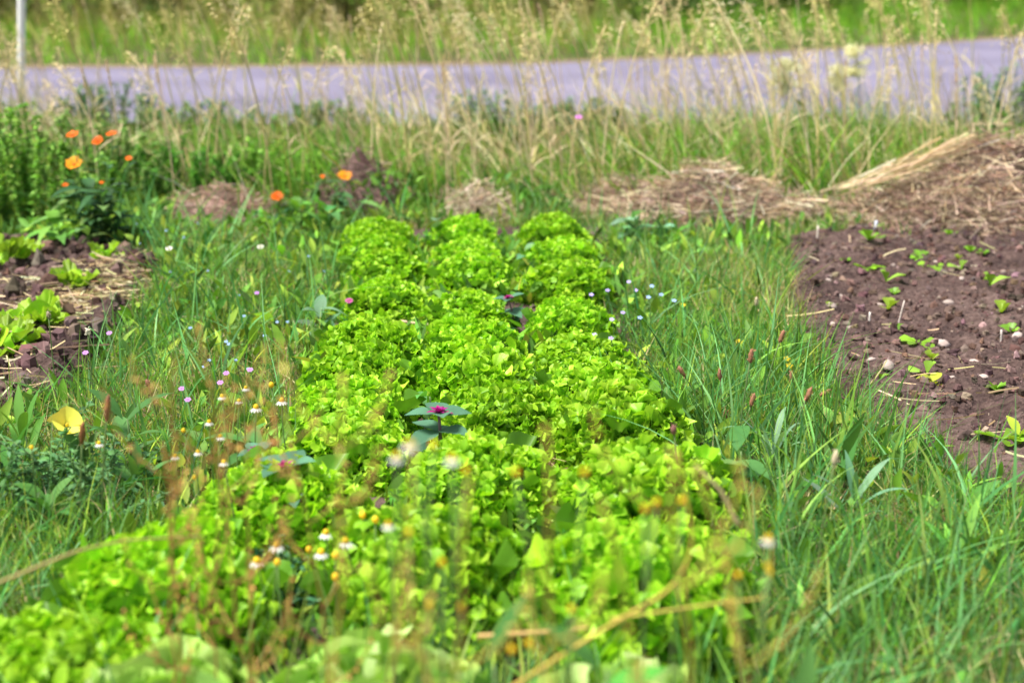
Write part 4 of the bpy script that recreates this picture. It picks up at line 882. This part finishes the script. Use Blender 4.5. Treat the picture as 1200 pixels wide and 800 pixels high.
# bushy weeds in the meadow edge (left) : stems with whorls of small leaves
def bushy(px, py, wx, h, n, cols, label, leaf=(.012, .028)):
    b = at(px, py); root = empty('bushy_weed', (b[0], b[1], 0), label, 'weed', 'bushy small leaved weeds along the meadow edge')
    sb = MB(); P = []; 
    for i in range(46):
        x0 = rng.uniform(-1, 1) * wx; y0 = rng.uniform(-.5, .5) * wx; hh = h * rng.uniform(.5, 1.05) * (1 - .35 * (x0 / wx) ** 2)
        p = curve((x0 * .8, y0, 0), (x0 + rng.normal(0, .05), y0 + rng.normal(0, .05), hh), (rng.normal(0, .02), 0, 0), 9); tube(sb, p, .0016, (.13, .22, .07), 4); P.append(p)
    sb.build('stems', M_STEM, root)
    P = np.array(P); i = rng.integers(0, len(P), n); s = rng.uniform(.1, 1, n) ** .8 * 8; j = np.minimum(s.astype(int), 7); f = (s - j)[:, None]
    Q = P[i, j] * (1 - f) + P[i, j + 1] * f
    D = unit(rand_az(n) + np.stack([0 * s, 0 * s, rng.normal(.3, .4, n)], 1)); m = MB()
    strips(m, Q, D, np.cross(D, [0, 0, 1.]) + rng.normal(0, .3, (n, 3)), rng.uniform(*leaf, n) * 1.3, rng.uniform(*leaf, n) * .55, .2, mixcol(cols, [3, 2, 2], n), 3, 'leaf', 0, .12); m.build('foliage', M_LEAF, root)
CB = [(.19, .42, .05), (.3, .5, .1), (.12, .29, .045)]
bushy(25, 262, .4, .50, 8000, CB, 'tall bushy bright weed at the left edge behind the bed', (.014, .03))
bushy(-90, 268, .4, .48, 6000, CB, 'bushy weed outermost on the left behind the bed')
bushy(110, 240, .35, .44, 7000, [(.15, .32, .06), (.22, .38, .1), (.28, .36, .13)], 'bushy weed behind the tall calendula')
bushy(205, 238, .34, .30, 7500, [(.09, .3, .03), (.13, .36, .04), (.07, .22, .03)], 'deep green rounded weed right of the tall calendula')
bushy(310, 226, .35, .26, 5500, CB, 'bushy weed behind the pinkish heap')
bushy(800, 222, .3, .16, 1500, CB, 'low bushy weed behind the low pale straw heap')
bushy(80, 610, .16, .2, 1800, [(.08, .2, .08), (.13, .28, .11), (.1, .24, .07)], 'feathery blue green weed in the lower left corner', (.01, .022))
bushy(330, 720, .1, .14, 1200, [(.06, .18, .09), (.09, .22, .1), (.07, .17, .07)], 'feathery chamomile foliage between the near left and middle lettuces', (.008, .018))

for px, py, wx, h, lb in [(575, 172, .5, .34, 'dark leafy weed clump rising before the road at the centre'), (690, 165, .3, .26, 'low leafy weed clump before the road left of the pink flower'), (385, 165, .35, .26, 'leafy weed clump before the road above the purplish heap'),
        (130, 160, .4, .34, 'leafy weed clump before the road right of the white post'), (250, 165, .4, .24, 'low leafy weed clump before the road behind the rounded weed'), (1180, 175, .35, .5, 'tall leafy weed clump before the road at the right edge'), (860, 175, .45, .2, 'low leafy weed clump before the road left of the cream plumes'), (1010, 180, .4, .18, 'low leafy weed clump under the cream plumes')]:
    bushy(px, py, wx, h, 3600, [(.1, .24, .05), (.16, .32, .08), (.07, .17, .04)], lb, (.016, .034))
# meadowsweet plumes
def plume(px, py, Y, s, label):
    t = deep(px, py, Y); root = empty('meadowsweet', (t[0], t[1], 0), label, 'flower', 'cream plumes at the roadside'); z = t[2]
    m = MB(); tube(m, curve((.05, 0, 0), (0, 0, z), (.02, 0, 0), 8), .003, (.25, .25, .1), 5); m.build('stem', M_STEM, root)
    DM = MB(); tube(DM, [(0, 0, z - .12 * s), (.004, 0, z - .05), (0, 0, z + .04 * s)], [.004, .004, .002], (.5, .5, .25), 5); DM.build('flower_stalk', M_STEM, root)
    n = 1300; c = np.array([[rng.normal(0, .024) * s, rng.normal(0, .024) * s, z - .02 + rng.uniform(-.09, .05) * s] for _ in range(24)]); i = rng.integers(0, 24, n)
    P = c[i] + rng.normal(0, .013 * s, (n, 3)); D = unit(rng.normal(0, 1, (n, 3))); m = MB()
    strips(m, P, D, rng.normal(0, 1, (n, 3)), .012 * s, .009 * s, .1, vary((.74, .74, .46), n, .08, .03), 2, 'leaf'); m.build('plume', M_PETAL, root)
plume(918, 80, 7.6, 1.25, 'cream plume on the left before the road at right')
plume(981, 85, 7.8, .9, 'smallest cream plume in the middle before the road')
plume(1003, 62, 7.6, 1.05, 'cream plume on the right beside tall stalks before the road')

# white post
b = deep(24, 139, 9.2); b[2] = 0; root = empty('marker_post', (b[0], b[1], 0), 'thin white post standing at the left edge before the road', 'post')
m = MB(); tp = deep(25, 0, b[1]) - [b[0], b[1], 0]; tp = tp / tp[2]; tube(m, [tp * -.1, tp * .4, tp * 1.0, tp * 1.5], .025, (.7, .7, .75), 14); m.build('pole', M_POST, root)
m = MB(); tube(m, [tp * 1.5, tp * 1.525, tp * 1.54], [.027, .027, .012], (.7, .7, .75), 14); m.build('cap', M_POST, root)
